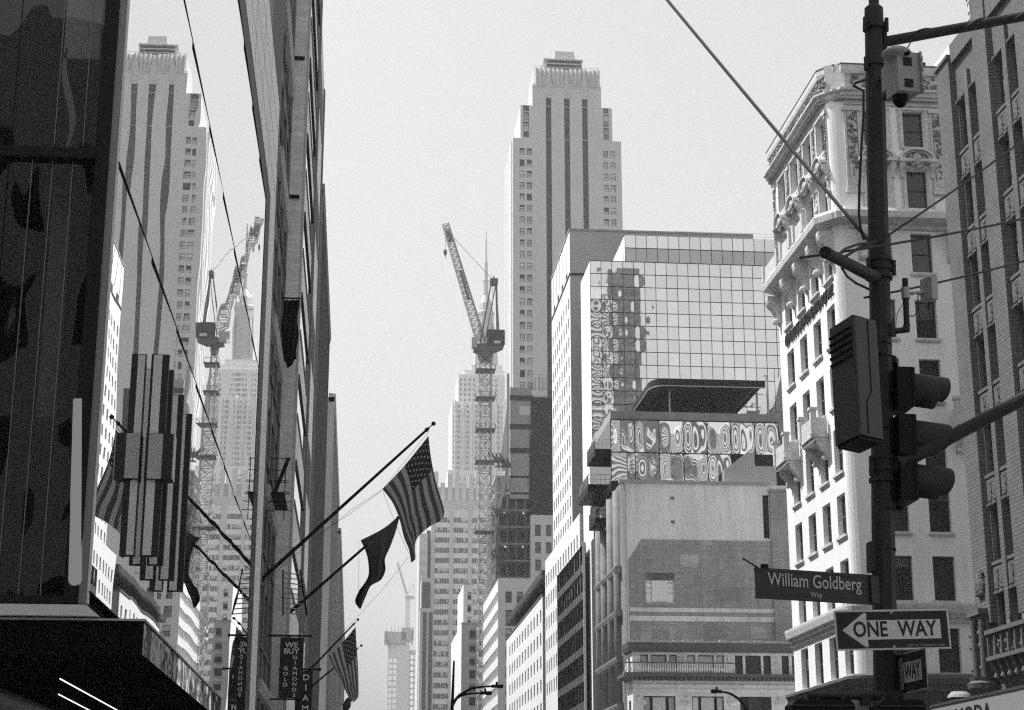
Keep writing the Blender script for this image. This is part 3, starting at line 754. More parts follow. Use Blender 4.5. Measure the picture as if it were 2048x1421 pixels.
# ================================================================ bank-like corner block with the blank party wall
M_avenue = mat('dark_avenue_stone', .21, .85, .22, .5, streak=.3, joints=(1.6, .5, .8))  # darker, streaked stone tone for the avenue front
def party():
    t = thing('party_wall_building', (26, 164, 0), 'building with a blank patched brick and painted party wall above the balustraded block', 'building')
    b = MB(); b.facade((25.95, 164.0, 0), NORTH, 19, 35.2, [(2.29, 5.21, 23.2, 26.25), (14.4, 15.05, 29.8, 34.2)], .45)
    plain(b, 25.95, 44.95, 164, 179.3, 0, 35.2, 'NE'); b.obj('wall', M_painted, t)
    # darker unpainted brick: the ghost of a demolished neighbour, a skin standing slightly proud
    b = MB(); y = 163.93
    pts = [(26.6, 18.0), (26.6, 27.5), (27.95, 29.5), (44.9, 29.5), (44.9, 18.0)]
    out = [(25.96 + 2.29, 23.2), (25.96 + 5.21, 26.25)]
    for x0, x1, z0, z1 in ((26.62, 28.24, 18, 27.4), (31.16, 44.9, 18, 29.5), (28.24, 31.16, 18, 23.2), (28.24, 31.16, 26.25, 29.5)): b.face(((x0, y, z0), (x1, y, z0), (x1, y, z1), (x0, y, z1)))
    b.face(((26.62, y, 27.4), (28.24, y, 27.4), (28.24, y, 29.5), (27.95, y, 29.5)))
    b.face(((26.62, y, 18), (26.62, 163.99, 18), (26.62, 163.99, 27.4), (26.62, y, 27.4))); b.face(((26.62, y, 27.4), (27.95, y, 29.5), (27.95, 163.99, 29.5), (26.62, 163.99, 27.4))); b.face(((27.95, y, 29.5), (44.9, y, 29.5), (44.9, 163.99, 29.5), (27.95, 163.99, 29.5)))
    b.obj('old_brick_patch', M_brickside, t)
    b = MB()
    for z0, z1, x1 in ((22.35, 22.75, 42), (21.45, 21.95, 42)): b.box(26.64, x1, 163.9, 163.928, z0, z1)
    b.obj('mortar_band', mat('lime_mortar', .6, .9, .35, .8, streak=.3), t)
    windows(t, (25.95, 164, 0), NORTH, [(2.29, 5.21, 23.2, 26.25)], .2, ['sm3'], M_framew, mat('frosted_pane', .75, .5, .15, 1.0), M_blind, M_conc, bar=.1)
    b = MB(); b.box(25.95 + 2.95, 25.95 + 4.5, 164.08, 164.12, 23.35, 25.45); b.obj('blind', M_whitewall, t)
    b = MB(); b.box(25.95 + 2.35, 25.95 + 5.15, 164.1, 164.14, 25.5, 26.2); b.obj('transom_light', M_glassm, t)
    for x0, x1, z0, z1, dk in ((31.8, 33.6, 26.8, 28.1, 0), (35.2, 38.2, 23.6, 24.9, 1), (29.0, 30.4, 19.4, 20.6, 1), (38.6, 40.2, 19.8, 21.0, 0), (33.9, 35.0, 29.0, 29.45, 0), (34.0, 34.8, 19.6, 21.2, 1)):
        q = MB(); q.box(x0, x1, 163.905, 163.926, z0, z1); q.obj('brick_repair', (mat('repair_brick', .46, .9, .3, 1.0, joints=(.62, .22, .6)), mat('repair_brick_dark', .27, .9, .3, 1.0, joints=(.62, .22, .6)))[dk], t)
    q = MB(); q.tube((26.35, 163.8, 19), (26.35, 163.8, 35.2), .07, .07, 8); q.obj('rain_pipe', M_conc, t)
    for z in (31.2, 33.6): q = MB(); q.box(31.0, 31.35, 163.9, 163.99, z, z + .25); q.obj('vent', M_framel, t)
    # tall shaft of bare brick and the slot beside it
    b = MB(); b.box(41.05, 45.6, 163.6, 168, 17.5, 34.5); b.box(40.9, 45.7, 163.5, 168.1, 34.5, 34.75); b.obj('chimney_stack', M_brickside, t)
    b = MB(); b.box(40.36, 41.0, 164.3, 164.42, 29.8, 34.2); b.obj('shaft_slot', M_black, t)
    b = MB(); b.box(25.8, 41, 163.8, 164.4, 35.2, 35.5); b.obj('coping', M_conc, t)
    b = MB(); b.prism([(36.9, 166.0, 35.2), (42.4, 166.0, 35.2), (42.4, 166.0, 37.6), (40.2, 166.0, 37.6), (40.2, 166.0, 39.0), (39.4, 166.0, 39.0), (37.0, 166.0, 37.1)], (0, 1.5, 0)); b.obj('roof_shed', M_conc, t)
    # avenue front with engaged columns
    ops = [(u, u + 1.5, z, z + 3.0) for u in (2.6, 7.2, 11.8) for z in (4, 9, 14.2, 18.6, 23.0)]
    b = MB(); b.facade((25.95, 179.3, 0), EAST, 15.3, 35.2, ops, .5); b.obj('avenue_wall', M_avenue, t)
    windows(t, (25.95, 179.3, 0), EAST, ops, .48, ['s', 'sa'], M_frame, M_glass, M_blindd)
    for y in (178.4, 174.6, 170.0, 165.6):
        b = MB(); b.tube((25.9, y, 12.5), (25.9, y, 34.6), .62, .55, 14); b.obj('column', M_avenue, t, smooth=True)
    for z in (12.9, 17.4, 21.9, 26.2):
        b = MB(); b.sweep([(.01, z), (.55, z + .1), (.7, z + .45), (.7, z + .6), (.01, z + .7)], [(25.95, 179.3), (25.95, 164.2)]); b.obj('string_course', M_avenue, t)
party()
def corner_block():
    Y0 = 160.0
    t = thing('balustraded_building', (26.2, Y0, 0), 'cream stone corner block with a balustrade, wide three-part windows and a dark cornice', 'building')
    groups = [(26.93, 27.65, 27.93, 29.43, 29.71, 30.44), (31.45, 32.2, 32.5, 34.0, 34.25, 35.0), (36.05, 36.8, 37.06, 38.57, 38.81, 39.55), (40.6, 41.3, 41.6, 43.1, 43.4, 44.1)]
    X0 = 26.15
    up = [(g_[i] - X0, g_[i + 1] - X0, 15.75, 17.78) for g_ in groups for i in (0, 2, 4)]
    big = [(a - X0, a - X0 + 3.05, 9.6, 13.92) for a in (27.15, 31.8, 36.4, 41.0)]
    b = MB(); b.facade((X0, Y0, 0), NORTH, 20, 18.3, up + big, .28); plain(b, X0, X0 + 20, Y0, 163.4, 0, 18.3, 'NE')
    eo = [(.9, 2.0, 15.6, 17.6), (.9, 2.2, 9.5, 13.6)]
    b.facade((X0, 163.4, 0), EAST, 3.4, 18.3, eo, .3); b.obj('wall', M_cream, t)
    windows(t, (X0, Y0, 0), NORTH, up[:6], .25, ['d', 'c', 'd'], M_frame, M_glassm, M_blind, bar=.07)
    windows(t, (X0, Y0, 0), NORTH, up[6:], .25, ['', 's', 'b'], M_frame, M_glass, M_blind, bar=.07)
    for k, o in enumerate(big):
        for a, c in ((0, .72), (.8, 2.25), (2.33, 3.05)):
            windows(t, (X0, Y0, 0), NORTH, [(o[0] + a, o[0] + c, o[2], o[3])], .24, ['d' if k < 1 else ('c' if k < 2 else '')], M_frame, M_glass, M_blind, bar=.09)
    windows(t, (X0, 163.4, 0), EAST, eo, .28, ['s'], M_frame, M_glass, M_blindd)
    path = [(X0, 163.4), (X0, Y0), (X0 + 20, Y0)]
    b = MB(); b.sweep([(.01, 18.05), (.3, 18.1), (.45, 18.45), (.55, 18.9), (.4, 19.05), (.01, 19.05)], path); b.obj('cornice', M_dcorn, t)
    b = MB(); b.sweep([(.01, 15.35), (.25, 15.4), (.4, 15.6), (.95, 15.7), (.95, 15.95), (.01, 16.0)], path)
    for k in range(46): b.box(X0 + .2 + k * .42, X0 + .42 + k * .42, Y0 - .8, Y0 - .05, 15.42, 15.66)
    b.obj('cornice', M_dcorn, t)
    for z, o in ((14.9, .1), (14.45, .06)): b = MB(); b.sweep([(.01, z), (o, z + .03), (o, z + .12), (.01, z + .15)], path); b.obj('string_course', M_cream, t)
    rl = MB(); rl.box(X0 - .85, 35.8, Y0 - .9, Y0 - .72, 16.9, 17.02); rl.box(X0 - .85, 35.8, Y0 - .9, Y0 - .72, 15.96, 16.04)
    rl.obj('balustrade_rail', M_dcorn, t)
    bl = MB(); bl.lathe([(.045, 0), (.06, .1), (.11, .28), (.05, .52), (.05, .7), (.07, .86)], (0, 0, 0), 7); bm_ = bl.mesh('baluster', M_cream)
    for k in range(44):
        put(bm_, 'baluster', t, (X0 - .75 + k * .235, Y0 - .81, 16.04))
    c = MB()
    for x in (26.9, 31.2, 35.75, 40.4): blobs(c, (x, Y0, 0), NORTH, -.55, .45, 13.2, 13.95, 22, .07, .15)
    for x in (30.9, 35.5, 40.0): blobs(c, (x, Y0, 0), NORTH, -.25, .25, 17.1, 17.7, 10, .06, .12)
    c.obj('carved_capital', M_cream, t, kind='stuff')
    c = MB()
    for k in range(13):
        x = 29.0 + k * 1.15 + random.uniform(-.2, .2); c.box(x, x + random.uniform(.5, .95), Y0 + .4, Y0 + .9, 19.05, 19.05 + random.uniform(.12, .22))
    c.obj('roof_coping', M_concl, t)
corner_block()

# ================================================================ silvered glass box with a pergola on its roof
def pillow(w, h, k, n=6, lens=False):
    """slightly bowed pane, x across, z up, facing -y; lens: exponent of the vertical falloff, flat at the sides and domed in the middle"""
    b = MB(); q = random.uniform(-.5, .5)
    for j in range(n + 1):
        for i in range(n + 1):
            x, z = i / n, j / n; b.v.append(((x - .5) * w, -k * (math.sin(math.pi * x) ** 2 * math.sin(math.pi * z) ** lens * (1 + q * math.sin(2 * math.pi * x + q + 2 * q * z) + .35 * q * math.sin(3 * z + 9 * q)) if lens else 16 * x * (1 - x) * z * (1 - z)), z * h))
    for j in range(n):
        for i in range(n): A = j * (n + 1) + i; b.f.append((A, A + 1, A + n + 2, A + n + 1)); b.m.append(0)
    return b
def glass_box():
    t = thing('glass_annex', (25.65, 168, 35.2), 'mirror glazed rooftop annex with rippled reflections above the blank party wall', 'glass building')
    xs = [25.65, 28.16, 30.7, 33.25, 35.75, 38.25, 40.8, 43.35]
    for j, (z0, z1) in enumerate(((36.2, 39.2), (39.25, 42.65))):
        for i in range(7):
            if j == 0 and i >= 5: continue
            me = pillow(xs[i + 1] - xs[i] - .05, z1 - z0 - .04, random.choice((-1, 1)) * random.uniform(.010, .030), 14, random.uniform(.35, .8)).mesh('glass_pane', M_boxglass, smooth=True)
            o = put(me, 'glass_pane', t, ((xs[i] + xs[i + 1]) / 2, 168.0, z0)); o.rotation_euler = (random.uniform(-.002, .002), 0, random.uniform(-.002, .002))
    b = MB(); plain(b, 25.68, 43.4, 168.06, 183.9, 35.2, 42.65, ''); b.obj('core', M_black, t)
    b = MB()
    for x in xs: b.box(x - .035, x + .035, 167.93, 168.05, 36.2, 42.7)
    for z in (36.15, 39.22, 42.68): b.box(25.6, 43.4, 167.92, 168.05, z - .04, z + .04)
    b.obj('mullions', M_black, t)
    b = MB(); b.box(25.62, 38.2, 167.9, 183.9, 35.6, 36.1); b.obj('base', M_black, t)
    b = MB(); b.face(((25.63, 183.9, 36.2), (25.63, 168.02, 36.2), (25.63, 168.02, 42.65), (25.63, 183.9, 42.65))); b.obj('side_glazing', M_griddark, t)
    b = MB(); b.box(25.7, 43.3, 168.1, 168.14, 42.72, 43.62); b.box(25.68, 25.72, 168.14, 183, 42.72, 43.62); b.obj('parapet_glass', mat('patterned_parapet_glass', .16, .15, .6, 1.2, spec=.8), t)
    # bare concrete stair head beside it
    p = thing('balcony_stack', (24.2, 170, 20), 'three dark cantilevered balconies with railings stacked beside the glazed annex', 'balconies')
    for (a, c, x1, h) in (((1190, 912), (1174, 931), 24.2, 1.5), ((1176, 981), (1157, 1015), 24.0, 1.6), ((1190, 1043), (1178, 1066), 24.4, 1.4)):
        A, Bq = PX(a[0], a[1], x1), PX(c[0], c[1], x1)
        y0, y1 = A.y, Bq.y
        q = MB(); z = (A.z + Bq.z) / 2; q.box(x1, 25.9, y0, y1, z, z + .85 if h > 1.55 else z + .6); q.obj('slab', M_black, p)
        q = MB(); zz = z + (.85 if h > 1.55 else .6)
        for k in range(9): yy = y0 + (y1 - y0) * k / 8; q.tube((x1 + .03, yy, zz), (x1 + .03, yy, zz + 1.05), .02, .02, 5)
        for k in range(5): xx = x1 + (25.8 - x1) * k / 4; q.tube((xx, y0 + .03, zz), (xx, y0 + .03, zz + 1.05), .02, .02, 5)
        for hh in (.55, 1.05): q.tube((x1 + .03, y0, zz + hh), (x1 + .03, y1, zz + hh), .025, .025, 5); q.tube((x1, y0 + .03, zz + hh), (25.8, y0 + .03, zz + hh), .025, .025, 5)
        q.obj('railing', M_steel, p)
        q = MB(); q.box(x1 + .05, x1 + .07, y0, y1, zz, zz + 1.0); q.obj('glass_guard', M_griddark, p)
glass_box()
def pergola():
    t = thing('roof_pergola', (32, 172, 42.7), 'dark steel roof terrace pergola with a curved corner and slatted soffit', 'pergola')
    z0, z1 = 46.9, 47.75; Ya, Yb = 170.0, 183.2
    xr = PY(1530, 766, Ya).x; xl = PY(1325, 757, Ya).x
    edge = [(xr, Ya)] + [(xl + .2 - 1.35 * math.sin(a), Ya + 1.35 * (1 - math.cos(a)) * 1.7) for a in (math.pi / 2 * k / 8 for k in range(9))] + [(xl - 1.15, Yb)]
    edge = edge[::-1]
    for nm, prof, m in (('fascia', [(-.02, z0 + .12), (.05, z0 + .12), (.05, z1), (-.02, z1)], M_black), ('edge_trim', [(.0, z0), (.12, z0), (.12, z0 + .1), (.0, z0 + .1)], M_steel)):
        b = MB(); b.sweep(prof, edge); b.obj(nm, m, t)
    b = MB(); b.prism([(x, y, z1 - .2) for x, y in edge] + [(xr, Yb, z1 - .2)], (0, 0, .1)); b.obj('roof', M_concl, t)
    sl = MB(); sl.box(-.12, .12, 0, 1, 0, .35); me = sl.mesh('slat', M_black)
    k = 0; x = xl + .4
    while x < xr - .3:
        o = put(me, 'slat', t, (x, Ya + .3, z0 + .1)); o.scale = (1, Yb - Ya - 1, 1); x += .72
    sl = MB(); sl.box(0, 1, -.15, .15, 0, .3); me2 = sl.mesh('slat', M_framel)
    for k in range(6): put(me2, 'slat', t, (xl - .9, Ya + 2.5 + k * 1.5, z0 + .12))
    for k in range(5):
        o = put(me2, 'slat', t, (xl + .9, Ya + 1.2 + k * .22, z0 + .18)); o.scale = (5.0 - k * .5, .3, .4)
    for nm, x, y in (('post', PY(1340, 830, 171.5).x, 171.5), ('post', xr - .6, 171.5), ('post', xl, 182), ('post', xr - .6, 182)):
        b = MB(); b.box(x - .09, x + .09, y - .09, y + .09, 42.7, z0 + .3); b.obj(nm, M_steel, t)
    b = MB(); b.box(xl - 1.1, xr, 183.05, 183.25, 43.0, z1 - .22); b.obj('back_screen', M_black, t)
    q = thing('stair_tower', (xr + 1, 172, 42.7), 'shadowed steel stair and landing block at the right end of the roof pergola', 'stair')
    b = MB(); x = xr + .3
    b.prism([(x, 172, 42.7), (x + 3.2, 172, 42.7), (x + 3.2, 172, 49.0), (x + 2.0, 172, 49.0), (x + 1.2, 172, 46.0)], (0, 8, 0)); b.obj('landing_wall', M_conc, q)
    b = MB(); b.tube((x + .35, 171.7, 42.7), (x + .35, 171.7, 48.6), .12); b.path([(x + .35, 171.7, 48.6), (x + .2, 171.7, 48.85), (x - .05, 171.7, 48.7)], .1); b.obj('flue', M_steel, q)
    b = MB()
    for k in range(7): b.tube((x + 1.0 + .28 * k, 171.7, 44 + .8 * k), (x + 2.9, 171.7, 44 + .8 * k), .03)
    for k in range(3): b.tube((x + 1.2 + k * .8, 171.7, 43), (x + 1.2 + k * .8, 171.7, 49.5), .03)
    b.obj('railing', M_black, q)
pergola()

# ================================================================ gridded glass office block
def grid_tower():
    t = thing('gridded_glass_tower', (26, 184, 0), 'office block of square mirror panes in a black grid, one darker row near the top', 'glass building')
    pw, ph = 1.28, 1.56; meshes = []
    for k in (-.0036, -.002, -.0009, .0003, .0012, .0024, .004): meshes.append(pillow(pw - .03, ph - .03, k, 8, random.uniform(.5, 1.5)).mesh('glass_pane', M_gridglass, smooth=True))
    md = [pillow(pw - .03, 1.64, k, 4).mesh('glass_pane', M_griddark, smooth=True) for k in (-.002, .002)]
    mt = [pillow(pw - .03, 1.55, k, 4).mesh('glass_pane', M_gridglass, smooth=True) for k in (-.002, .002)]
    for i in range(18):
        x = 25.99 + pw * (i + .5)
        if i >= 3:
            xx = 30.14 + pw * (i - 3 + .5)
            put(random.choice(md), 'glass_pane', t, (xx, 184, 65.6), 0); put(random.choice(mt), 'glass_pane', t, (xx, 184, 67.27), 0)
        for j in range(15):
            if i >= 13 and j > 12: continue
            z = 65.54 - ph * (j + 1)
            o = put(random.choice(meshes), 'glass_pane', t, (x, 184, z)); o.rotation_euler = (random.uniform(-.0012, .0012), 0, random.uniform(-.0009, .0009))
    b = MB()
    for i in range(19):
        x = 25.99 + pw * i
        b.box(x - .025, x + .025, 183.94, 184.05, 36, 65.56)
        if i >= 3: xx = 30.14 + pw * (i - 3); b.box(xx - .025, xx + .025, 183.94, 184.05, 65.56, 68.86)
    for j in range(20): z = 65.54 - ph * j; b.box(25.97, 49.3, 183.93, 184.05, z - .025, z + .025)
    for z in (67.25,): b.box(30.14, 49.3, 183.93, 184.05, z - .03, z + .03)
    b.obj('pane_grid', M_black, t)
    b = MB(); plain(b, 26.0, 49.3, 184.06, 192.4, 0, 65.5, 'E'); plain(b, 30.14, 49.3, 184.06, 198, 65.5, 68.85, 'E'); b.obj('core', M_frame, t)
    b = MB(); b.face(((26, 192.4, 0), (26, 184, 0), (26, 184, 65.55), (26, 192.4, 65.55))); b.face(((30.14, 198, 65.5), (30.14, 184, 65.5), (30.14, 184, 68.86), (30.14, 198, 68.86))); b.obj('end_wall', M_whitewall, t)
    b = MB()
    for zz in (69.3, 69.7): b.tube((36, 184.5, zz), (49, 184.5, zz), .02, .02, 5); 
    for k in range(8): b.tube((36 + k * 1.85, 184.5, 68.86), (36 + k * 1.85, 184.5, 69.7), .025, .025, 5)
    for zz in (66.1, 66.5): b.tube((26.3, 184.4, zz), (30.0, 184.4, zz), .02, .02, 5)
    for k in range(4): b.tube((26.4 + k * 1.2, 184.4, 65.5), (26.4 + k * 1.2, 184.4, 66.5), .025, .025, 5)
    b.obj('roof_railing', M_steel, t)
grid_tower()

# ================================================================ white slit-window tower behind it
def slit_tower():
    t = thing('slit_window_tower', (26, 202.5, 0), 'tall white tower with rows of narrow slit windows and a grey side wall', 'building')
    H = 76.0; Yf = 222.9
    ops = [(Yf - 203.75 - 2.45 * i - 1.05, Yf - 203.75 - 2.45 * i, 67.3 - 2.56 * j - 1.5, 67.3 - 2.56 * j) for i in range(8) for j in range(17)]
    slots = [(Yf - 205 - 4.6 * i - 1.9, Yf - 205 - 4.6 * i, 70.35, 71.3) for i in range(4)]
    b = MB(); b.facade((26, Yf, 0), EAST, Yf - 202.5, H, ops + slots, .3); b.obj('avenue_wall', M_whitewall, t)
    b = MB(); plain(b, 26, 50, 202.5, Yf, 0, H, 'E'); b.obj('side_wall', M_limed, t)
    windows(t, (26, Yf, 0), EAST, ops, .28, ['', 's', 'a'], M_frame, M_glass, M_blindd)
    b = MB(); b.box(26.2, 27, 204, 222, 70.3, 71.4); b.obj('louvre_recess', M_black, t)
    b = MB(); b.box(25.9, 25.998, 202.4, Yf, 69.95, 70.2); b.box(26.1, 50, 202.35, 202.498, 69.95, 70.2); b.obj('string_course', M_darkpanel, t)
    b = MB()
    for k in range(5): b.box(25.95, 25.998, 206 + k * 3.6, 206.06 + k * 3.6, 71.5, 75.9)
    b.obj('panel_joint', M_conc, t)
    b = MB(); b.box(25.9, 50, 202.4, 203.0, 76.0, 76.25); b.box(25.9, 26.3, 203.0, Yf, 76.0, 76.25); b.obj('coping', M_conc, t)
    # lower wing in front
    w = thing('slit_window_wing', (25.6, 192.8, 0), 'lower white wing with slit windows at the foot of the slit-window tower', 'building')
    ops = [(u, u + 1.1, 35.2 - 2.9 * j - 1.7, 35.2 - 2.9 * j) for u in [1.2 + 2.7 * i for i in range(13)] for j in range(6)]
    b = MB(); b.facade((25.6, 229.3, 0), EAST, 36.5, 37.35, ops, .3); b.obj('avenue_wall', M_whitewall, w)
    b = MB(); plain(b, 25.6, 26.0, 192.8, 229.3, 0, 37.35, 'EW'); b.obj('side_wall', M_limed, w)
    windows(w, (25.6, 229.3, 0), EAST, ops, .28, ['', 's'], M_frame, M_glass, M_blindd)
slit_tower()
def dark_glass():
    t = thing('dark_glass_building', (25.5, 187.5, 0), 'narrow dark glass building with streaked reflections between stone fronts', 'glass building')
    me = []
    for k in range(4): me.append(pillow(2.45, 3.0, random.uniform(-.03, .03), 6).mesh('glass_pane', mirror_mat('smoky_pane_' + 'abcd'[k], (.45, .6, .8, .5)[k], .02, 1.0, (.5, .5, .5), .03), smooth=True))
    for i in range(10):
        for j in range(10):
            put(random.choice(me), 'glass_pane', t, (25.4, 212.6 - 2.5 * (i + .5), 32.9 - 3.05 * (j + 1)), -math.pi / 2)
    b = MB(); plain(b, 25.44, 25.59, 187.6, 213, 0, 33.0, ''); b.obj('core', M_black, t)
    b = MB()
    for i in range(11): b.box(25.25, 25.42, 212.6 - 2.5 * i - .05, 212.6 - 2.5 * i + .05, 0, 33)
    for j in range(11): b.box(25.3, 25.42, 187.6, 212.7, 32.9 - 3.05 * j - .06, 32.9 - 3.05 * j + .06)
    b.obj('mullions', M_frame, t)
    for j in range(10): b = MB(); b.box(25.28, 25.398, 187.7, 212.6, 32.9 - 3.05 * (j + 1), 32.9 - 3.05 * (j + 1) + .85); b.obj('spandrel', mat('grey_spandrel', .07, .4, .2, .5, spec=.5), t)
    b = MB(); b.box(25.2, 25.44, 187.2, 187.6, 0, 33.1); b.obj('end_fin', M_steel, t)
    p0, p1 = PX(1180, 1200, 26), PX(1196, 1093, 26)
    b = MB(); b.box(25.7, 27.2, 180.0, 184.0, 14, 32.6); b.obj('dark_side', M_darkpanel, t)
dark_glass()

# ================================================================ office blocks down the right side
def block_b2():
    t = thing('flat_roofed_office', (26, 236.4, 0), 'pale office block with slit windows under a wide dark overhanging roof slab', 'building')
    Yf = 294; H = 33.6
    ops = [(Yf - 238.2 - 4.4 * i - 1.7, Yf - 238.2 - 4.4 * i, 31.9 - 3.25 * j - 1.8, 31.9 - 3.25 * j) for i in range(12) for j in range(6)]
    b = MB(); b.facade((26, Yf, 0), EAST, Yf - 236.4, H, ops, .35); b.obj('avenue_wall', M_whitewall, t)
    no = [(1.35 + 3.2 * i, 2.6 + 3.2 * i, 31.95 - 3.25 * j - 1.65, 31.95 - 3.25 * j) for i in range(2) for j in range(6)]
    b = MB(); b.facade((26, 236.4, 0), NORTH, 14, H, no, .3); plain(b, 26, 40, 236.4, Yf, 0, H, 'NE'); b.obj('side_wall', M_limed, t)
    windows(t, (26, Yf, 0), EAST, ops, .33, ['', 's'], M_frame, M_glass, M_blindd)
    windows(t, (26, 236.4, 0), NORTH, no, .28, ['sa', 'b', 's'], M_frame, M_glass, M_blind, M_conc)
    b = MB(); plain(b, 27.2, 39, 238.5, 290, H, 35.2); b.obj('penthouse', M_frame, t)
    b = MB(); b.box(25.2, 40, 229.5, 287.5, 35.25, 36.2); b.obj('roof_slab', M_darkpanel, t)
    b = MB()
    for k in range(9): b.tube((26 + k * .6, 230, 36.2), (26 + k * .6, 230, 37.1), .03, .03, 5)
    for zz in (36.7, 37.1): b.tube((26, 230, zz), (31, 230, zz), .03, .03, 5)
    b.obj('roof_railing', M_steel, t)
    b = MB(); b.box(25.9, 40, 236.3, 236.8, 33.6, 33.9); b.box(25.9, 26.3, 236.8, Yf, 33.6, 33.9); b.obj('coping', M_dcorn, t)
block_b2()
def banded(name, label, x0, yn, yf, H, xw, wx, ww, wtop, wh, pitch, npit, band0, mats_, fins=30, nwin=3, dx=2.1):
    """block whose avenue side alternates white spandrels with finned window bands"""
    t = thing(name, (x0, yn, 0), label, 'building')
    b = MB(); plain(b, x0 + .35, xw, yn, yf, 0, H, 'N'); b.obj('core', M_glasss, t)
    nops = [(wx - x0 + dx * i, wx - x0 + dx * i + ww, wtop - pitch * j - wh, wtop - pitch * j) for i in range(nwin) for j in range(npit)]
    b = MB(); b.facade((x0, yn, 0), NORTH, xw - x0, H, nops, .3); b.obj('side_wall', mats_[1], t)
    windows(t, (x0, yn, 0), NORTH, nops, .28, ['s', 'sa', 'sb', 's'], M_frame, M_glassm, M_blind, None)
    q = MB(); q.box(0, .36, 0, 1, 0, 1); me = q.mesh('spandrel', mats_[0])
    o = put(me, 'parapet', t, (x0, yn + .02, band0)); o.scale = (1, yf - yn, H - band0 + .2)
    for j in range(npit + 2):
        z = band0 - pitch * (j + 1)
        o = put(me, 'spandrel', t, (x0, yn + .02, z)); o.scale = (1, yf - yn, pitch * .47)
    q = MB()
    for k in range(fins + 1): y = yn + .3 + (yf - yn - .6) * k / fins; q.box(x0 + .02, x0 + .36, y - .12, y + .12, 5, band0 + .2)
    q.obj('window_fins', mats_[0], t)
    q = MB(); q.box(x0, x0 + .5, yn, yf, H, H + .3); q.box(x0 + .5, xw, yn, yn + .5, H, H + .3); q.obj('coping', mats_[1], t)
    return t
banded('banded_office', 'office block with white spandrel stripes and plain grey end wall beside the flat-roofed office', 26, 312, 350, 46.7, 46, 27.4, 1.15, 44.55, 2.1, 3.42, 9, 44.6, (M_whitewall, M_lime))
banded('banded_office', 'set-back striped office with paired end windows below the netted tower', 36.2, 351, 379, 65.9, 50, 37.1, 1.2, 64.1, 2.4, 3.7, 7, 64.3, (M_whitewall, M_lime), nwin=2, dx=2.3)
def small_tower(name, label, x0, x1, y, yf, H, wx, ww, wtop, wh, pitch, n, m=M_limed):
    t = thing(name, (x0, y, 0), label, 'building')
    nops = [(wx - x0, wx - x0 + ww, wtop - pitch * j - wh, wtop - pitch * j) for j in range(n)]
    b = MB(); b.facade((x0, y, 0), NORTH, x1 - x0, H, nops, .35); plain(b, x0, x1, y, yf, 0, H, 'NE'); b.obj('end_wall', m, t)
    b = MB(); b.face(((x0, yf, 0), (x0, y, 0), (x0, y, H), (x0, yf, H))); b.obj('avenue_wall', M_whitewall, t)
    windows(t, (x0, y, 0), NORTH, nops, .3, ['s', 'sa', 'sb', 's'], M_frame, M_glass, M_blind, M_conc, bar=.08)
    b = MB(); b.box(x0 - .1, x1 + .1, y - .1, y + .5, H, H + .35); b.obj('coping', M_conc, t)
small_tower('narrow_grey_tower', 'narrow grey end wall with a single column of windows above the twin street lamp', 25.95, 30.2, 420, 466, 51.2, 27.95, 1.5, 49.65, 1.95, 3.26, 12)
small_tower('narrow_grey_tower', 'slimmer pale end wall rising behind the single-column grey tower', 28.1, 30.7, 448, 474, 65.0, 29.2, 1.0, 63.0, 1.9, 3.3, 5, M_lime)
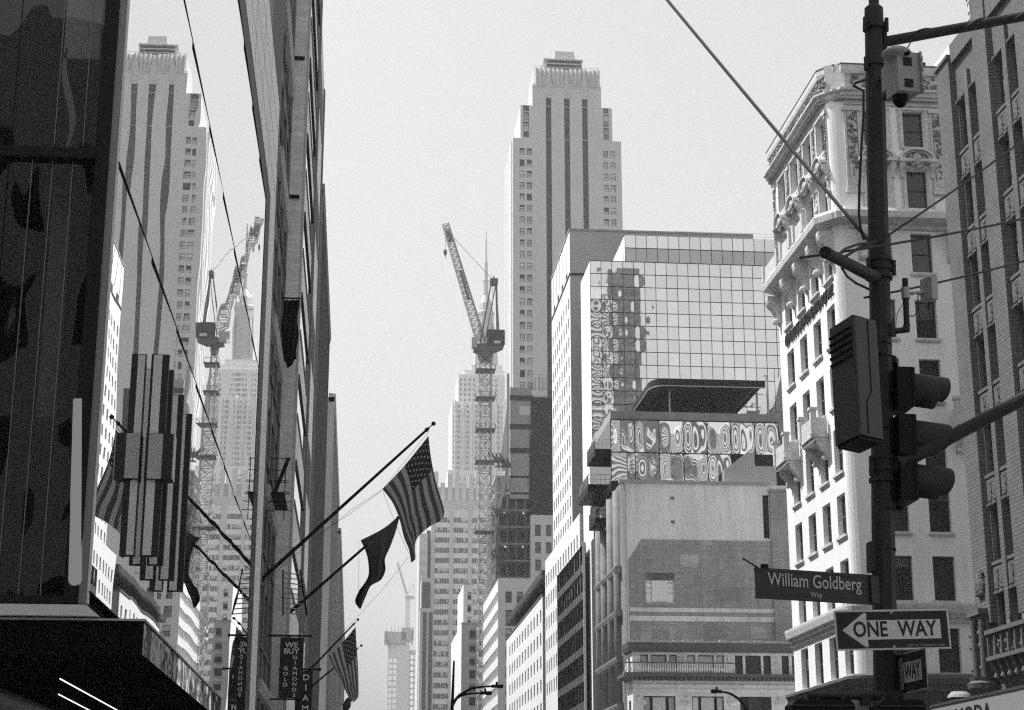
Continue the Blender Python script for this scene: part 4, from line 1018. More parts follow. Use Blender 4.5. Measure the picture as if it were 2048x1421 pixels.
# ================================================================ tower under construction with netting
def construction():
    t = thing('construction_tower', (29, 353, 0), 'half built tower with exposed concrete floors and black debris netting', 'construction site')
    b = MB(); plain(b, 32.0, 36.6, 353, 372, 70, 94.6, ''); b.obj('core_wall', M_conc, t)
    for z in (92.6, 86.2, 80.9): b = MB(); b.box(31.9, 36.55, 352.85, 352.97, z - .9, z + .2); b.obj('window_band', M_frame, t)
    b = MB(); b.box(33.9, 36.4, 352.8, 352.96, 88.3, 90.4); b.obj('fresh_concrete', M_concl, t)
    b = MB(); plain(b, 36.5, 45, 352.4, 372, 71, 92.4, 'S'); b.obj('netting', M_net, t)
    b = MB(); plain(b, 36.2, 41.9, 352.6, 372, 66, 84, 'ST'); b.obj('netting', M_net, t)
    b = MB(); b.box(36.9, 44, 353, 371, 70, 92); b.obj('netted_floors', M_black, t)
    # open floors below
    b = MB(); b.box(30.2, 36.0, 356.5, 372, 0, 72); b.obj('dark_interior', M_darkpanel, t)
    wl_ = glow('work_light', 2.0)
    for k in range(9):
        z = 74.9 - 3.62 * k
        b = MB(); b.box(28.8, 36.0, 353, 372, z - .32, z + .12); b.obj('floor_slab', M_concl, t)
        for i in range(4): b = MB(); b.box(29.4 + i * 1.9, 29.75 + i * 1.9, 353.6, 353.95, z - 3.5, z - .32); b.obj('column', M_conc, t)
        b = MB()
        for i in range(16): b.tube((28.95 + i * .45, 353.15, z - 3.5), (28.95 + i * .45, 353.15, z - .32), .03, .03, 4, caps=False)
        for hh in (.55, 1.05): b.tube((28.8, 353.05, z + hh), (36.0, 353.05, z + hh), .03, .03, 4)
        b.obj('prop', M_craned, t, kind='stuff')
        if k % 2 == 0:
            for _ in range(2): q = MB(); q.ball((random.uniform(29.2, 35), 353.4, z - .7), .14, 6, 4); q.obj('work_lamp', wl_, t)
    b = MB(); plain(b, 28.6, 36.0, 352.85, 372, 42, 68, 'ST'); b.obj('netting', net_mat('black_netting', .03, .38, .6), t)
    b = MB(); plain(b, 36.0, 44, 352.7, 372, 62, 76, 'ST'); b.obj('netting', MATS['black_netting'], t)
    b = MB(); b.box(36.0, 44, 354, 372, 60, 76); b.obj('dark_interior', M_darkpanel, t)
    # cantilevered safety fans
    for z, x in ((78.2, 27.0), (77.2, 28.6), (66.5, 27.2), (57.5, 27.6)):
        b = MB()
        for s in range(4):
            x0 = x + s * .8; b.prism([(x0, 351.2, z + 1.3), (x0 + .75, 351.2, z - .2), (x0 + .95, 353, z - .4), (x0 + .3, 353, z + .9)], (.22, 0, .12))
        b.box(x, x + 3.4, 351.8, 353, z - .5, z - .3); b.obj('safety_fan', M_craned, t)
    b = MB(); b.prism([(27.3, 352.4, 58), (27.9, 352.4, 58), (31.6, 352.4, 76.2), (31.0, 352.4, 76.2)], (0, .3, 0)); b.obj('waste_chute', M_steel, t)
    h = thing('builders_hoist', (28.2, 352.3, 0), 'pale external hoist mast with white cross bracing beside the netted tower', 'hoist')
    b = MB(); lattice(b, (28.3, 352.2, 20), (28.3, 352.2, 72), .9, .9, 30, .08); b.obj('mast', M_concl, h)
    b = MB(); b.box(31.2, 31.75, 352.2, 352.8, 72, 97.5); b.obj('guide_rail', M_steel, h)
    b = MB(); b.box(30.3, 31.2, 352.2, 352.9, 76, 84); b.prism([(29.7, 352.3, 78), (31.2, 352.3, 90), (31.2, 352.3, 78)], (0, .4, 0)); b.obj('screen', M_concl, h)
    b = MB()
    for k in range(20):
        x = random.uniform(36, 41); b.tube((x, 353.2, 94), (x, 353.2, 96.5 + random.uniform(0, 1.5)), .03, .03, 4)
    for z in (92.8, 94.4): b.tube((36.4, 353, z), (44, 353, z), .06, .06, 4)
    b.obj('rebar', M_craned, t)
construction()
def tower_crane():
    t = thing('tower_crane', (26.3, 350, 0), 'luffing tower crane with a raised lattice jib and dark machinery deck', 'tower crane')
    x, y = 26.3, 350
    for k in range(5):
        b = MB(); lattice(b, (x, y, k * 20), (x, y, k * 20 + 20), 2.5, 2.5, 8, .13); b.obj('mast_section', M_crane, t)
    for z in (97.2, 91, 84, 77, 62):
        b = MB(); b.box(x - 2.1, x + 2.1, y - 2.1, y + 2.1, z, z + .15)
        for sx in (-2.1, 2.1): b.tube((x + sx, y - 2.1, z + 1.0), (x + sx, y + 2.1, z + 1.1), .05, .05, 4); b.tube((x - 2.1, y + sx, z + 1.1), (x + 2.1, y + sx, z + 1.1), .05, .05, 4)
        for sx in (-2.1, 0, 2.1): b.tube((x + sx, y - 2.1, z), (x + sx, y - 2.1, z + 1.1), .05, .05, 4)
        b.obj('mast_collar', M_craned, t)
    b = MB(); b.lathe([(1.5, 0), (1.7, 1.0), (1.5, 2.2)], (x, y, 99.6), 14); b.obj('slew_ring', M_craned, t)
    b = MB(); b.prism([(x - 2.6, y - 1.6, 101.8), (x - 2.4, y - 1.6, 102.9), (x + 3.9, y - 1.6, 103.6), (x + 3.9, y - 1.6, 102.6), (x + 1.2, y - 1.6, 101.3), (x - 1.2, y - 1.6, 101.3)], (0, 3.2, 0)); b.obj('deck', M_craned, t)
    b = MB(); b.box(x + .2, x + 4.1, y - 1.8, y - 1.5, 102.8, 106.2); b.box(x + 1.2, x + 4.1, y - 1.5, y + 1.6, 103.2, 106.2); b.obj('counterweight', M_darkpanel, t)
    b = MB(); b.box(x + 1.7, x + 3.2, y - 1.84, y - 1.8, 103.1, 103.7); b.obj('deck_panel', M_concl, t)
    b = MB(); b.box(x - 3.1, x - 1.9, y - 2.2, y - .8, 101.9, 104.2); b.obj('cab', M_steel, t)
    jib = PY(891, 449, y); ft = Vector((x - 1.0, y, 104.0))
    b = MB(); lattice(b, ft, jib, 1.9, 1.3, 22, .12, side=(0, 1, 0)); b.obj('jib', M_crane, t)
    b = MB(); d = jib - ft
    b.path([ft + d * .35 + Vector((.1, 0, 0)), ft + d * .6 + Vector((.2, 0, 0))], .35); b.path([ft + d * .85, ft + d * .95], .5); b.obj('jib_walkway', M_craned, t)
    ap = PY(988, 566, y)
    b = MB()
    for dx, dy in ((1.0, -1.2), (1.0, 1.2)):
        b.tube((x - 1.2, y + dy, 103.2), (ap.x - .6, y + dy * .7, ap.z), .16, .16, 6)
        b.tube((x + 2.6, y + dy, 106), (ap.x + .5, y + dy * .7, ap.z), .16, .16, 6)
        b.tube((x - .2, y + dy, 103.2), (ap.x + .4, y + dy * .7, ap.z - .2), .10, .10, 6)
    for k in range(6):
        f = k / 6; b.tube((x - 1.2 + (ap.x - x + .6) * f, y - 1.2, 103.2 + (ap.z - 103.2) * f), (x - 1.2 + (ap.x - x + .6) * f, y + 1.2, 103.2 + (ap.z - 103.2) * f), .07, .07, 4)
    b.box(ap.x - .9, ap.x + .8, y - 1.1, y + 1.1, ap.z - .5, ap.z + .7); b.tube((ap.x, y, ap.z + .7), (ap.x, y, ap.z + 1.6), .25, .1, 6)
    b.obj('a_frame', M_craned, t)
    b = MB(); b.tube((ap.x, y, ap.z + .4), jib - d * .06, .05, .05, 4); b.tube((x + 3, y, 106), (ap.x + .5, y, ap.z), .08, .08, 4); b.obj('luffing_rope', M_cable, t)
    hk = PY(888, 505, y)
    b = MB(); b.tube(jib, (jib.x, y, hk.z + 1), .04, .04, 4); b.obj('hoist_rope', M_cable, t)
    b = MB(); b.ball((jib.x, y, hk.z), .5, 8, 6, 0, (.8, .6, 1.6)); b.tube((jib.x, y, hk.z - .6), (jib.x + .2, y, hk.z - 1.5), .12, .05, 6); b.obj('hook_block', M_craned, t)
tower_crane()

# ================================================================ stepped art deco tower
def deco_tower():
    t = thing('art_deco_tower', (55, 430, 0), 'stepped art deco stone tower with three long dark window strips', 'skyscraper')
    Y = 430.0
    wl = [(41.55, 42.9), (43.55, 44.9)]; wr = [(64.85, 66.2), (66.8, 68.2)]
    X0 = 39.7
    strips = [(48.9, 50.45), (54.05, 55.6), (59.1, 60.65)]
    ops = [(a - X0, c - X0, 183.3 - 3.345 * j - 2.05, 183.3 - 3.345 * j) for a, c in wl + wr for j in range(26)]
    so = [(a - X0, c - X0, 20, 186.2) for a, c in strips]
    # body to 186.3
    b = MB(); b.facade((X0, Y, 0), NORTH, 69.9 - X0, 186.3, ops + so, .5); plain(b, X0, 69.9, Y, 452, 0, 186.3, 'N'); b.obj('body', M_lime, t)
    st = ['s', 's', 'sa', 'sa', 'sb']
    for o in ops: windows(t, (X0, Y, 0), NORTH, [o], .30, st, M_frame, M_glassp if random.random() < .9 else M_frame, M_frame if random.random() < .7 else M_whitewall, bar=.10)
    X1 = 41.8
    up = [(a - X1, c - X1, 186.6 + 1.95 * j, 186.6 + 1.95 * j + 1.75) for a, c in ((42.6, 44.2), (65.0, 66.5)) for j in range(5)]
    so2 = [(a - X1, c - X1, 186.3, 196.1) for a, c in strips]
    b = MB(); b.facade((X1, Y, 186.3), NORTH, 67.5 - X1, 9.9, [(a, c, d - 186.3, e - 186.3) for a, c, d, e in up + so2], .5); plain(b, X1, 67.5, Y, 449, 186.3, 196.2, 'N'); b.obj('shoulder', M_lime, t)
    for k, o in enumerate(up): windows(t, (X1, Y, 0), NORTH, [o], .42, [['s', 'd', 'b', 'd', 's'][k % 5]], M_frame, M_glassm if k % 2 else M_glass, M_blind, bar=.12)
    X2 = 45.15
    so3 = [(a - X2, c - X2, 0, 2.7) for a, c in strips]
    b = MB(); b.facade((X2, Y, 196.2), NORTH, 64.5 - X2, 6.0, so3, .5); plain(b, X2, 64.5, Y, 446, 196.2, 202.2, 'N'); b.obj('shaft_top', M_lime, t)
    for a, c in strips:
        q = MB(); q.box(a - .05, c + .05, Y + .5, Y + .8, 20, 198.9); o = q.obj('window_strip', M_frame, t)
        m = MB()
        for j in range(52): m.box(a + .1, c - .1, Y + .42, Y + .5, 22 + 3.345 * j, 23.3 + 3.345 * j)
        m.obj('spandrels', M_darkpanel, o, kind='stuff')
        x = (a + c) / 2
        q = MB(); q.prism([(a - .25, Y - .06, 198.6), (c + .25, Y - .06, 198.6), (c + .35, Y - .06, 202), (x + .5, Y - .06, 205.5), (x, Y - .06, 206.6), (x - .5, Y - .06, 205.5), (a - .35, Y - .06, 202)], (0, .055, 0))
        q.prism([(a, Y - .14, 199.6), (c, Y - .14, 199.6), (x + .3, Y - .14, 204.5), (x - .3, Y - .14, 204.5)], (0, .07, 0)); q.obj('strip_finial', M_concl, t)
    for k in range(2): 
        q = MB(); q.box(45.1, 64.6, Y - .12, Y - .004, 201.9 + k * .5, 202.2 + k * .5); q.obj('string_course', M_concl, t)
    # pleated crown
    b = MB(); x = 45.6; k = 0
    pts = []
    n = 30
    for i in range(n + 1):
        xx = 45.6 + (64.3 - 45.6) * i / n; pts.append((xx, Y + (.1 if i % 2 else .75)))
    for i in range(n):
        zt = 207.9 - (0 if i % 10 not in (4, 5) else .35)
        p, q = pts[i], pts[i + 1]; b.face(((p[0], p[1], 202.2), (q[0], q[1], 202.2), (q[0], q[1], zt), (p[0], p[1], zt)))
    plain(b, 45.6, 64.3, Y + .8, 445, 202.2, 207.6, ''); b.obj('pleated_crown', M_lime, t)
    b = MB(); plain(b, 49.6, 59.0, 433, 443, 207.6, 211.0, ''); b.obj('penthouse', M_limed, t)
    for z, e in ((208.8, .6), (210.0, .5), (211.2, .7)):
        b = MB(); b.box(49.2 - e, 59.0 + e, 432 - e, 444, z - .16, z + .16); b.obj('ledge', M_concl, t)
    b = MB()
    for k in range(9): b.box(49.5 + k * 1.15, 49.9 + k * 1.15, 432, 432.5, 207.6, 211)
    for k in range(6): xx = 49.8 + k * 1.5; b.prism([(xx, 432.3, 208), (xx + .15, 432.3, 208), (xx + 1.2, 432.3, 210.8), (xx + 1.05, 432.3, 210.8)], (0, .15, 0))
    b.obj('crown_framing', M_frame, t)
    b = MB(); b.prism([(51.6, 434, 211.2), (58.0, 434, 211.2), (57.5, 434, 215), (52.1, 434, 215)], (0, 8, 0)); b.obj('tank_house', M_lime, t)
    b = MB()
    for k in range(12): b.tube((46 + k * 1.6, 431, 207.6), (46 + k * 1.6, 431, 208.7), .05, .05, 4)
    b.tube((46, 431, 208.7), (64, 431, 208.7), .05, .05, 4); b.obj('roof_railing', M_steel, t)
    # fluted avenue side
    b = MB()
    for k in range(6): b.box(39.3, 39.7, 432 + k * 3.4, 433.6 + k * 3.4, 0, 186)
    b.obj('avenue_piers', M_whitewall, t)
deco_tower()

# ================================================================ far spire tower
def spire_tower():
    t = thing('spired_skyscraper', (88, 1150, 0), 'hazy stepped skyscraper with a tall mast rising behind the crane', 'skyscraper')
    cx, Y = 88.3, 1150.0
    lv = [(27.5, 0, 244, 0), (25.0, 244, 294, 2), (20.6, 294, 314.7, 5), (16.3, 314.7, 318.8, 8), (11.2, 318.8, 323.5, 11)]
    b = MB()
    for hw, z0, z1, dy in lv: plain(b, cx - hw, cx + hw, Y + dy, Y + 50 - dy, z0, z1, '')
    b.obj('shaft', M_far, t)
    for hw, z0, z1, dy in lv[:3]:
        n = int(hw * 2 / 3.1); q = MB()
        for i in range(n):
            if i % 5 == 4: continue
            x = cx - hw + 1.6 + i * (hw * 2 - 3.2) / max(1, n - 1); zz = max(z0, 110)
            while zz < z1 - 5: q.box(x - .7, x + .7, Y + dy - .12, Y + dy - .02, zz + 1, zz + 3.0); zz += 3.7
        q.obj('windows', M_glassm, t, kind='stuff')
    q = MB()
    for k in range(9): x = cx - 23 + k * 5.75; q.box(x - .5, x + .5, Y - .5, Y + 2, 200, 294.6)
    q.obj('piers', M_far, t)
    b = MB(); b.lathe([(8.5, 0), (6.6, 6), (5.9, 8), (5.7, 40), (6.3, 41), (6.3, 43), (5.4, 44), (4.6, 50), (3.0, 53.5), (1.9, 56)], (cx, Y + 22, 323), 12); b.obj('mooring_mast', M_steel, t)
    for s in (-1, 1): b = MB(); b.prism([(cx + s * 5, Y + 15, 323), (cx + s * 8.6, Y + 15, 323), (cx + s * 7.4, Y + 15, 345), (cx + s * 5, Y + 15, 358)], (0, 12, 0)); b.obj('mast_wing', M_concl, t)
    b = MB(); b.lathe([(1.9, 0), (1.7, 12), (2.2, 12.2), (2.2, 13.2), (1.3, 14), (1.1, 28), (.7, 28.5), (.45, 44), (.12, 52)], (cx, Y + 22, 378), 8)
    b.tube((cx + 5, Y + 22, 372), (cx + 5, Y + 22, 396), .35, .2, 6); b.obj('antenna', M_steel, t)
spire_tower()

# ================================================================ banded slab block and its neighbours
def slab():
    Y = 726.0
    t = thing('banded_slab_block', (42, Y, 0), 'broad hazy office slab striped with horizontal window bands', 'building')
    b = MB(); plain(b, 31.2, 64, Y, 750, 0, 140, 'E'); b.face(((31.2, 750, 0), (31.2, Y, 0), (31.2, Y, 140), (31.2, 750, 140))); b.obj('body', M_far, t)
    for x in (31.2, 39.3, 47.4, 55.6): 
        q = MB(); q.box(x, x + 1.5, Y - .5, Y - .01, 0, 138); q.obj('pier', M_concl, t)
    q = MB()
    for j in range(28):
        z = 133.5 - 4.45 * j
        if z < 8: break
        for x in (32.9, 41.0, 49.1, 57.2):
            w = MB(); w.face(((x, Y - .06, z - 2.2), (x + 6.2, Y - .06, z - 2.2), (x + 6.2, Y - .06, z), (x, Y - .06, z)), 0)
            for i in range(6): w.box(x + i * 1.05, x + i * 1.05 + .2, Y - .2, Y - .06, z - 2.2, z, 1)
            if random.random() < .8:
                for i in range(6):
                    if random.random() < .45: w.face(((x + i * 1.05 + .2, Y - .09, z - 2.2 + random.uniform(0, 1.2)), (x + i * 1.05 + 1.05, Y - .09, z - 2.0 + random.uniform(0, 1)), (x + i * 1.05 + 1.05, Y - .09, z), (x + i * 1.05 + .2, Y - .09, z)), 2)
            w.obj('window_band', (M_glass, M_lime, M_blind), t)
    b = MB(); b.box(30.9, 64.3, Y - .3, 750, 137.6, 141); b.obj('parapet', M_concl, t)
    b = MB(); plain(b, 33, 62, Y + 6, 745, 141, 148, ''); b.obj('penthouse', M_limed, t)
    for k in range(9): q = MB(); q.box(32.4 + k * 3.1, 34.4 + k * 3.1, Y + 5.6, Y + 8, 141, (155, 150, 154)[k % 3]); q.obj('cooling_fin', M_concl, t)
    q = thing('pale_slab_wing', (28, Y - 4, 0), 'thin pale end wing at the left edge of the banded slab', 'building')
    b = MB(); plain(b, 26.1, 29.6, Y - 4, 748, 0, 125.6, ''); b.obj('wall', M_concl, q)
    b = MB()
    for j in range(26): b.box(26.6, 28.8, Y - 4.08, Y - 4.01, 6 + 4.4 * j, 8 + 4.4 * j)
    b.obj('windows', M_limed, q, kind='stuff')
    b = MB(); plain(b, 29.6, 31.2, Y + 2, 748, 0, 128, 'T'); b.obj('dark_recess', M_frame, q)  # dark set-back strip between the wing and the slab
    a0, a1 = PY(843, 1157, 700), PY(840, 1217, 690)
    s = thing('striped_annex', (28, 690, 0), 'stepped dark grey annex with vertical window stripes left of the banded slab', 'building')
    e0, e1 = PY(863, 1157, 700), PY(867, 1217, 690)
    b = MB(); plain(b, a0.x, e0.x, 700, 715, 0, a0.z, ''); b.obj('upper_block', M_limed, s)
    b = MB(); plain(b, a1.x, e1.x, 690, 700, 0, a1.z, ''); b.obj('lower_block', M_limed, s)
    for x0, x1 in ((846, 853), (858, 865)):
        l, r = PY(x0, 1225, 689.9), PY(x1, 1225, 689.9); q = MB(); q.box(l.x, r.x, 689.6, 689.99, 0, l.z); q.obj('window_stripe', M_frame, s)
    l, r = PY(845, 1165, 699.9), PY(861, 1165, 699.9)
    q = MB(); q.box(l.x, r.x, 699.7, 699.99, 0, l.z); q.obj('window_stripe', M_frame, s)
slab()
def far_tower():
    Y = 1500.0
    t = thing('unfinished_far_tower', (37, Y, 0), 'distant concrete tower under construction with open floors and stepped formwork', 'construction site')
    p = lambda x, y: PY(x, y, Y)
    b = MB()
    x0, x1, xc0, xc1, xr = p(775, 1330).x, p(802, 1330).x, p(802, 1330).x, p(819, 1330).x, p(832, 1330).x
    zt = p(800, 1290).z
    ops = [(.9 + i * 4.1, .9 + i * 4.1 + 3.0, zt - 12 - 5.0 * j - 3.6, zt - 12 - 5.0 * j) for i in range(3) for j in range(24)]
    ops = [o for o in ops if o[2] > 2 and o[1] < x1 - x0]
    b.facade((x0, Y, 0), NORTH, x1 - x0, zt, ops, 1.0, 0, 1); plain(b, xc0, xc1, Y, Y + 20, 0, zt, '')
    z2 = p(826, 1300).z
    o2 = [(.8 + i * 3.6, .8 + i * 3.6 + 2.5, z2 - 4 - 5.0 * j - 3.6, z2 - 4 - 5.0 * j) for i in range(2) for j in range(24) if z2 - 8 - 5 * j > 2]
    b.facade((xc1, Y + 4, 0), NORTH, 9.0, z2, o2, 1.0, 0, 1); plain(b, x0, xc1, Y + .1, Y + 20, 0, zt - .1, 'N')
    b.obj('frame', (M_lime, M_skyglass), t)
    a, c = p(769, 1264), p(812, 1288)
    b = MB(); b.box(a.x, c.x, Y - 2, Y + 15, c.z, a.z); b.box(p(803, 1256).x, p(822, 1256).x, Y - 2, Y + 12, p(803, 1282).z, p(803, 1256).z); b.obj('climbing_formwork', M_conc, t)
    b = MB()
    for x, y0, y1 in ((771, 1285, 1262), (824, 1282, 1256), (822, 1290, 1262), (776, 1295, 1280)): q0, q1 = p(x, y0), p(x + 3, y1); b.box(q0.x, q1.x, Y - 3, Y, q0.z, q1.z)
    for x in (783, 788, 792, 797, 806, 815): q0 = p(x, 1266); b.tube((q0.x, Y, q0.z - 3), (q0.x, Y, q0.z + random.uniform(4, 9)), .3, .1, 5)
    b.obj('scaffold_bracket', M_craned, t)
    c = thing('far_crane', (42, Y + 5, 0), 'faint distant tower crane over the unfinished far tower', 'tower crane')
    m0, m1 = p(815, 1262), p(815, 1190)
    b = MB(); lattice(b, (m0.x, Y + 5, 0), (m0.x, Y + 5, m1.z), 3.0, 3.0, 40, .28); b.obj('mast', M_crane, c)
    j = p(795, 1124); b = MB(); lattice(b, m1 + Vector((-.5, 5, 1)), j + Vector((0, 5, 0)), 1.8, 1.2, 14, .22, side=(0, 1, 0)); b.obj('jib', M_crane, c)
    b = MB(); q = p(829, 1195); b.box(m1.x - 2, q.x, Y + 3.5, Y + 6.5, q.z - 1.0, q.z + 1.6); b.obj('deck', M_crane, c)
    q = p(828, 1166); b = MB(); b.tube((m1.x, Y + 5, m1.z + 1), (q.x, Y + 5, q.z), .3, .3, 5); b.tube((q.x, Y + 5, q.z), (m1.x + 5.5, Y + 5, m1.z + 1), .25, .25, 5); b.obj('a_frame', M_crane, c)
far_tower()

# ================================================================ towers up the avenue behind the viewpoint, seen only mirrored in the glass
M_curtain = mat('pale_curtain_wall', .8, .6, .1, .05)
M_curtd = mat('dark_curtain_wall', .035, .3, .2, .03, spec=.6)
def mirrored(name, label, x0, x1, y0, y1, H, m1, m2, vert, pitch):
    t = thing(name, (x0, y1, 0), label, 'building')
    b = MB(); b.box(x0, x1, y0, y1, 0, H); b.obj('body', m1, t)
    q = MB()
    if vert:
        n = int((x1 - x0) / pitch)
        for i in range(n): q.box(x0 + pitch * i + pitch * .3, x0 + pitch * i + pitch * .8, y1, y1 + .25, 6, H - 4)
    else:
        n = int((H - 10) / pitch)
        for i in range(n): q.box(x0 + 1, x1 - 1, y1, y1 + .25, 6 + pitch * i, 6 + pitch * i + pitch * .45)
    q.obj('window_bands', m2, t, kind='stuff')
    return t
mirrored('pale_banded_tower', 'pale banded tower mirrored in the left edge of the gridded glass', 84, 121, -455, -420, 262, M_curtain, M_darkpanel, False, 4.0)
mirrored('dark_glass_tower', 'dark tower mirrored as a wavering column in the gridded glass', 121, 136, -450, -420, 272, M_curtd, M_black, False, 9.0)
mirrored('striped_tower', 'striped tower mirrored as swirling lines in the annex panes', 137, 176, -460, -422, 192, M_curtain, M_black, True, 5.2)
mirrored('striped_tower', 'wide banded tower mirrored in the right end of the annex panes', 178, 290, -470, -424, 206, M_curtain, M_darkpanel, True, 8.5)

# stone front on the near corner of the cross street, just outside the left edge: it shades the signal pole
t = thing('near_corner_building', (-4.6, 15.5, 0), 'stone corner building left of the viewpoint, mirrored faintly in the dark side windows', 'building')
ops = [(1.2 + 2.9 * i, 2.7 + 2.9 * i, 5.2 + 3.8 * j, 7.5 + 3.8 * j) for i in range(6) for j in range(4)]
b = MB(); plain(b, -24, -4.6, -40, 15.5, 0, 22, 'S'); b.facade((-4.6, 15.5, 0), (-1, 0), 19.4, 22, ops, .3, 0, 1); b.obj('wall', (M_limed, M_glass), t)
b = MB(); plain(b, -5.7, -4.58, 11.5, 15.52, 22, 28, ''); b.obj('shade_block', M_limed, t)  # unseen block added on the corner to shade the camera cabinet
# ================================================================ mirror glass building on the left corner
def glass_building():
    X, Y0, Y1 = -4.4, 28.26, 72.2
    t = thing('mirror_glass_building', (-4.4, 28.26, 0), 'corner building with a mirror glass avenue wall, dark side windows and a pale portal frame', 'glass building')
    ys = [28.30, 33.3, 38.4, 43.5, 48.6, 53.7, 58.8, 63.9, 69.2]; zs = [.3, 5.4, 13.0, 20.4, 27.9]
    for i in range(8):
        for j in range(4):
            if j == 0 and i < 4: continue
            w, h = ys[i + 1] - ys[i] - .015, zs[j + 1] - zs[j] - .03
            b = pillow(w, h, 0.0, 1)
            o = put(b.mesh('glass_panel', M_mirror, smooth=True), 'glass_panel', t, (X, (ys[i] + ys[i + 1]) / 2, zs[j] + .015), math.pi / 2)
            o.rotation_euler = (random.uniform(-.0006, .0006), 0, math.pi / 2 - .0052 + random.uniform(-.0006, .0006))
    b = MB()
    for z in zs[1:4]: b.box(X - .06, X + .019, Y0, 69.2, z - .011, z + .011)
    for y in ys[1:]: b.box(X - .1, X - .03, y - .02, y + .02, .3, 28)
    b.obj('panel_joint', M_black, t)
    b = MB(); plain(b, -30, X - .31, 28.8, 76, 28.2, 35.3, ''); plain(b, -30, X - .12, 33.5, 75.9, 5.0, 28.2, 'T'); plain(b, -30, X - .12, 48.5, 75.9, 0, 5.0, 'T'); b.obj('core', M_black, t)
    # flush surround: dark band round the glass, then a pale stone frame with fine joints
    b = MB(); b.box(X - .1, X + .03, Y0, 69.3, 28.0, 29.15); b.box(X - .1, X + .03, 69.2, 71.9, 0, 29.15); b.obj('frame_groove', M_black, t)
    b = MB(); b.box(X - .3, X + .05, Y0, 71.9, 29.15, 35.4); b.box(X - .3, X + .05, 71.9, 76.0, 0, 35.4); b.obj('portal_frame', mat('pale_frame_stone', .72, .7, .08, .3, streak=.10), t)
    b = MB()
    for z in (30.6, 32.2, 33.8): b.box(X + .05, X + .056, Y0, 76, z, z + .03)
    for k in range(8): b.box(X + .05, X + .056, 33.3 + 5.1 * k, 33.34 + 5.1 * k, 29.2, 35.4)
    b.obj('frame_joint', M_framel, t, kind='stuff')
    # corner trims
    b = MB(); b.box(-4.80, -4.57, Y0 - .05, Y0 + .25, 5.2, 31); b.obj('corner_post', M_black, t)
    b = MB(); b.box(-4.565, -4.435, Y0 - .02, Y0 + .2, 5.2, 31); b.obj('corner_trim', mat('corner_metal', .16, .4, .1, 1.0, spec=.6), t)
    b = MB(); b.box(-4.43, -4.405, Y0 - .04, Y0 + .1, 5.2, 31); b.obj('corner_edge', M_concl, t)
    # side windows to the cross street
    G = clear_glass('side_window_glass', .35)
    for z0, z1 in ((5.3, 13.02), (13.22, 20.3), (20.6, 28.0)):
        for x0, x1 in ((-8.2, -6.3), (-6.3, -4.82)):
            b = MB(); b.face(((x0 + .01, Y0 + .06, z0), (x1 - .01, Y0 + .06, z0), (x1 - .01, Y0 + .06, z1), (x0 + .01, Y0 + .06, z1))); b.obj('side_window', G, t)
    for ya, z0, z1 in ((.1, 13.02, 13.12), (.06, 13.14, 13.22), (.1, 20.3, 20.6), (.06, 5.18, 5.32)): b = MB(); b.box(-14, -4.8, Y0 - ya, Y0 + .2, z0, z1); b.obj('transom', M_black, t)
    b = MB()
    for x, z0, z1 in ((-5.55, 13.3, 20.3), (-5.05, 13.3, 20.3), (-5.55, 5.3, 12.98), (-5.2, 5.3, 12.98), (-5.9, 5.3, 12.98)): b.box(x, x + .012, Y0 + .02, Y0 + .05, z0, z1)
    b.obj('glazing_bead', M_framel, t, kind='stuff')
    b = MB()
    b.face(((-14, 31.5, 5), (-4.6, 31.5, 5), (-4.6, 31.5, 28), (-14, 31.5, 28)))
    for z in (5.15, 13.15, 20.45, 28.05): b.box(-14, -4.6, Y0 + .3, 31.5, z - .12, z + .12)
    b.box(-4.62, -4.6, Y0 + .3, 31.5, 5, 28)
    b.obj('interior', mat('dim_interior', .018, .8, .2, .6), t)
    b = MB(); b.box(-5.62, -5.28, Y0 + .7, Y0 + 1.0, 8.5, 12.8); b.obj('interior_column', mat('dim_plaster', .16, .8, .1, 1.0), t)
    b = MB(); b.box(-5.6, -4.95, Y0 + .5, Y0 + .56, 15.2, 20); b.obj('roller_blind', mat('roller_blind', .45, .8, .1, 1.5), t)
    # gathered drape behind the upper window
    b = MB(); n = 18
    for k in range(n):
        z0, z1 = 13.4 + 2.0 * k / n, 13.4 + 2.0 * (k + 1) / n
        f = lambda z: -5.50 + .11 * math.sin((z - 13.2) * 2.6); g2 = lambda z: .03 + .10 * math.sin((z - 13.4) / 2.0 * math.pi)
        b.face(((f(z0), Y0 + .5, z0), (f(z0) + g2(z0), Y0 + .5, z0), (f(z1) + g2(z1), Y0 + .5, z1), (f(z1), Y0 + .5, z1)))
    b.obj('drape', mat('drape', .4, .9, .1, 2.0), t)
    b = MB(); b.box(-5.55, -5.12, Y0 + .45, Y0 + .5, 12.25, 12.55); b.obj('pelmet', mat('pelmet', .02, .8), t)
    # upright lit tube behind the lower window
    b = MB(); p0, p1 = PY(150, 1168, Y0 + .02), PY(157, 800, Y0 + .02)
    b.tube((p0.x, Y0 + .0, p0.z + .06), (p1.x, Y0 + .0, p1.z), .115, .085, 18); b.ball((p0.x, Y0, p0.z + .06), .115, 18, 8); b.obj('light_tube', M_tube, t)
    # pale ledge, black canopy and its soffit
    b = MB(); b.box(-14, -4.42, Y0 - .12, Y0 + .3, 4.99, 5.17); b.prism([(-4.42, Y0 - .12, 4.99), (-4.42, Y0 - .12, 5.17), (-4.2, Y0 - .02, 4.99)], (0, .3, 0)); b.obj('ledge', M_concl, t)
    c = thing('entrance_canopy', (-4.4, 36, 4.36), 'polished black canopy wrapping the corner under the mirror glass wall', 'canopy')
    b = MB(); b.box(-14, -3.5, 28.31, 45.5, 4.38, 4.95); b.obj('slab', M_soffit, c)
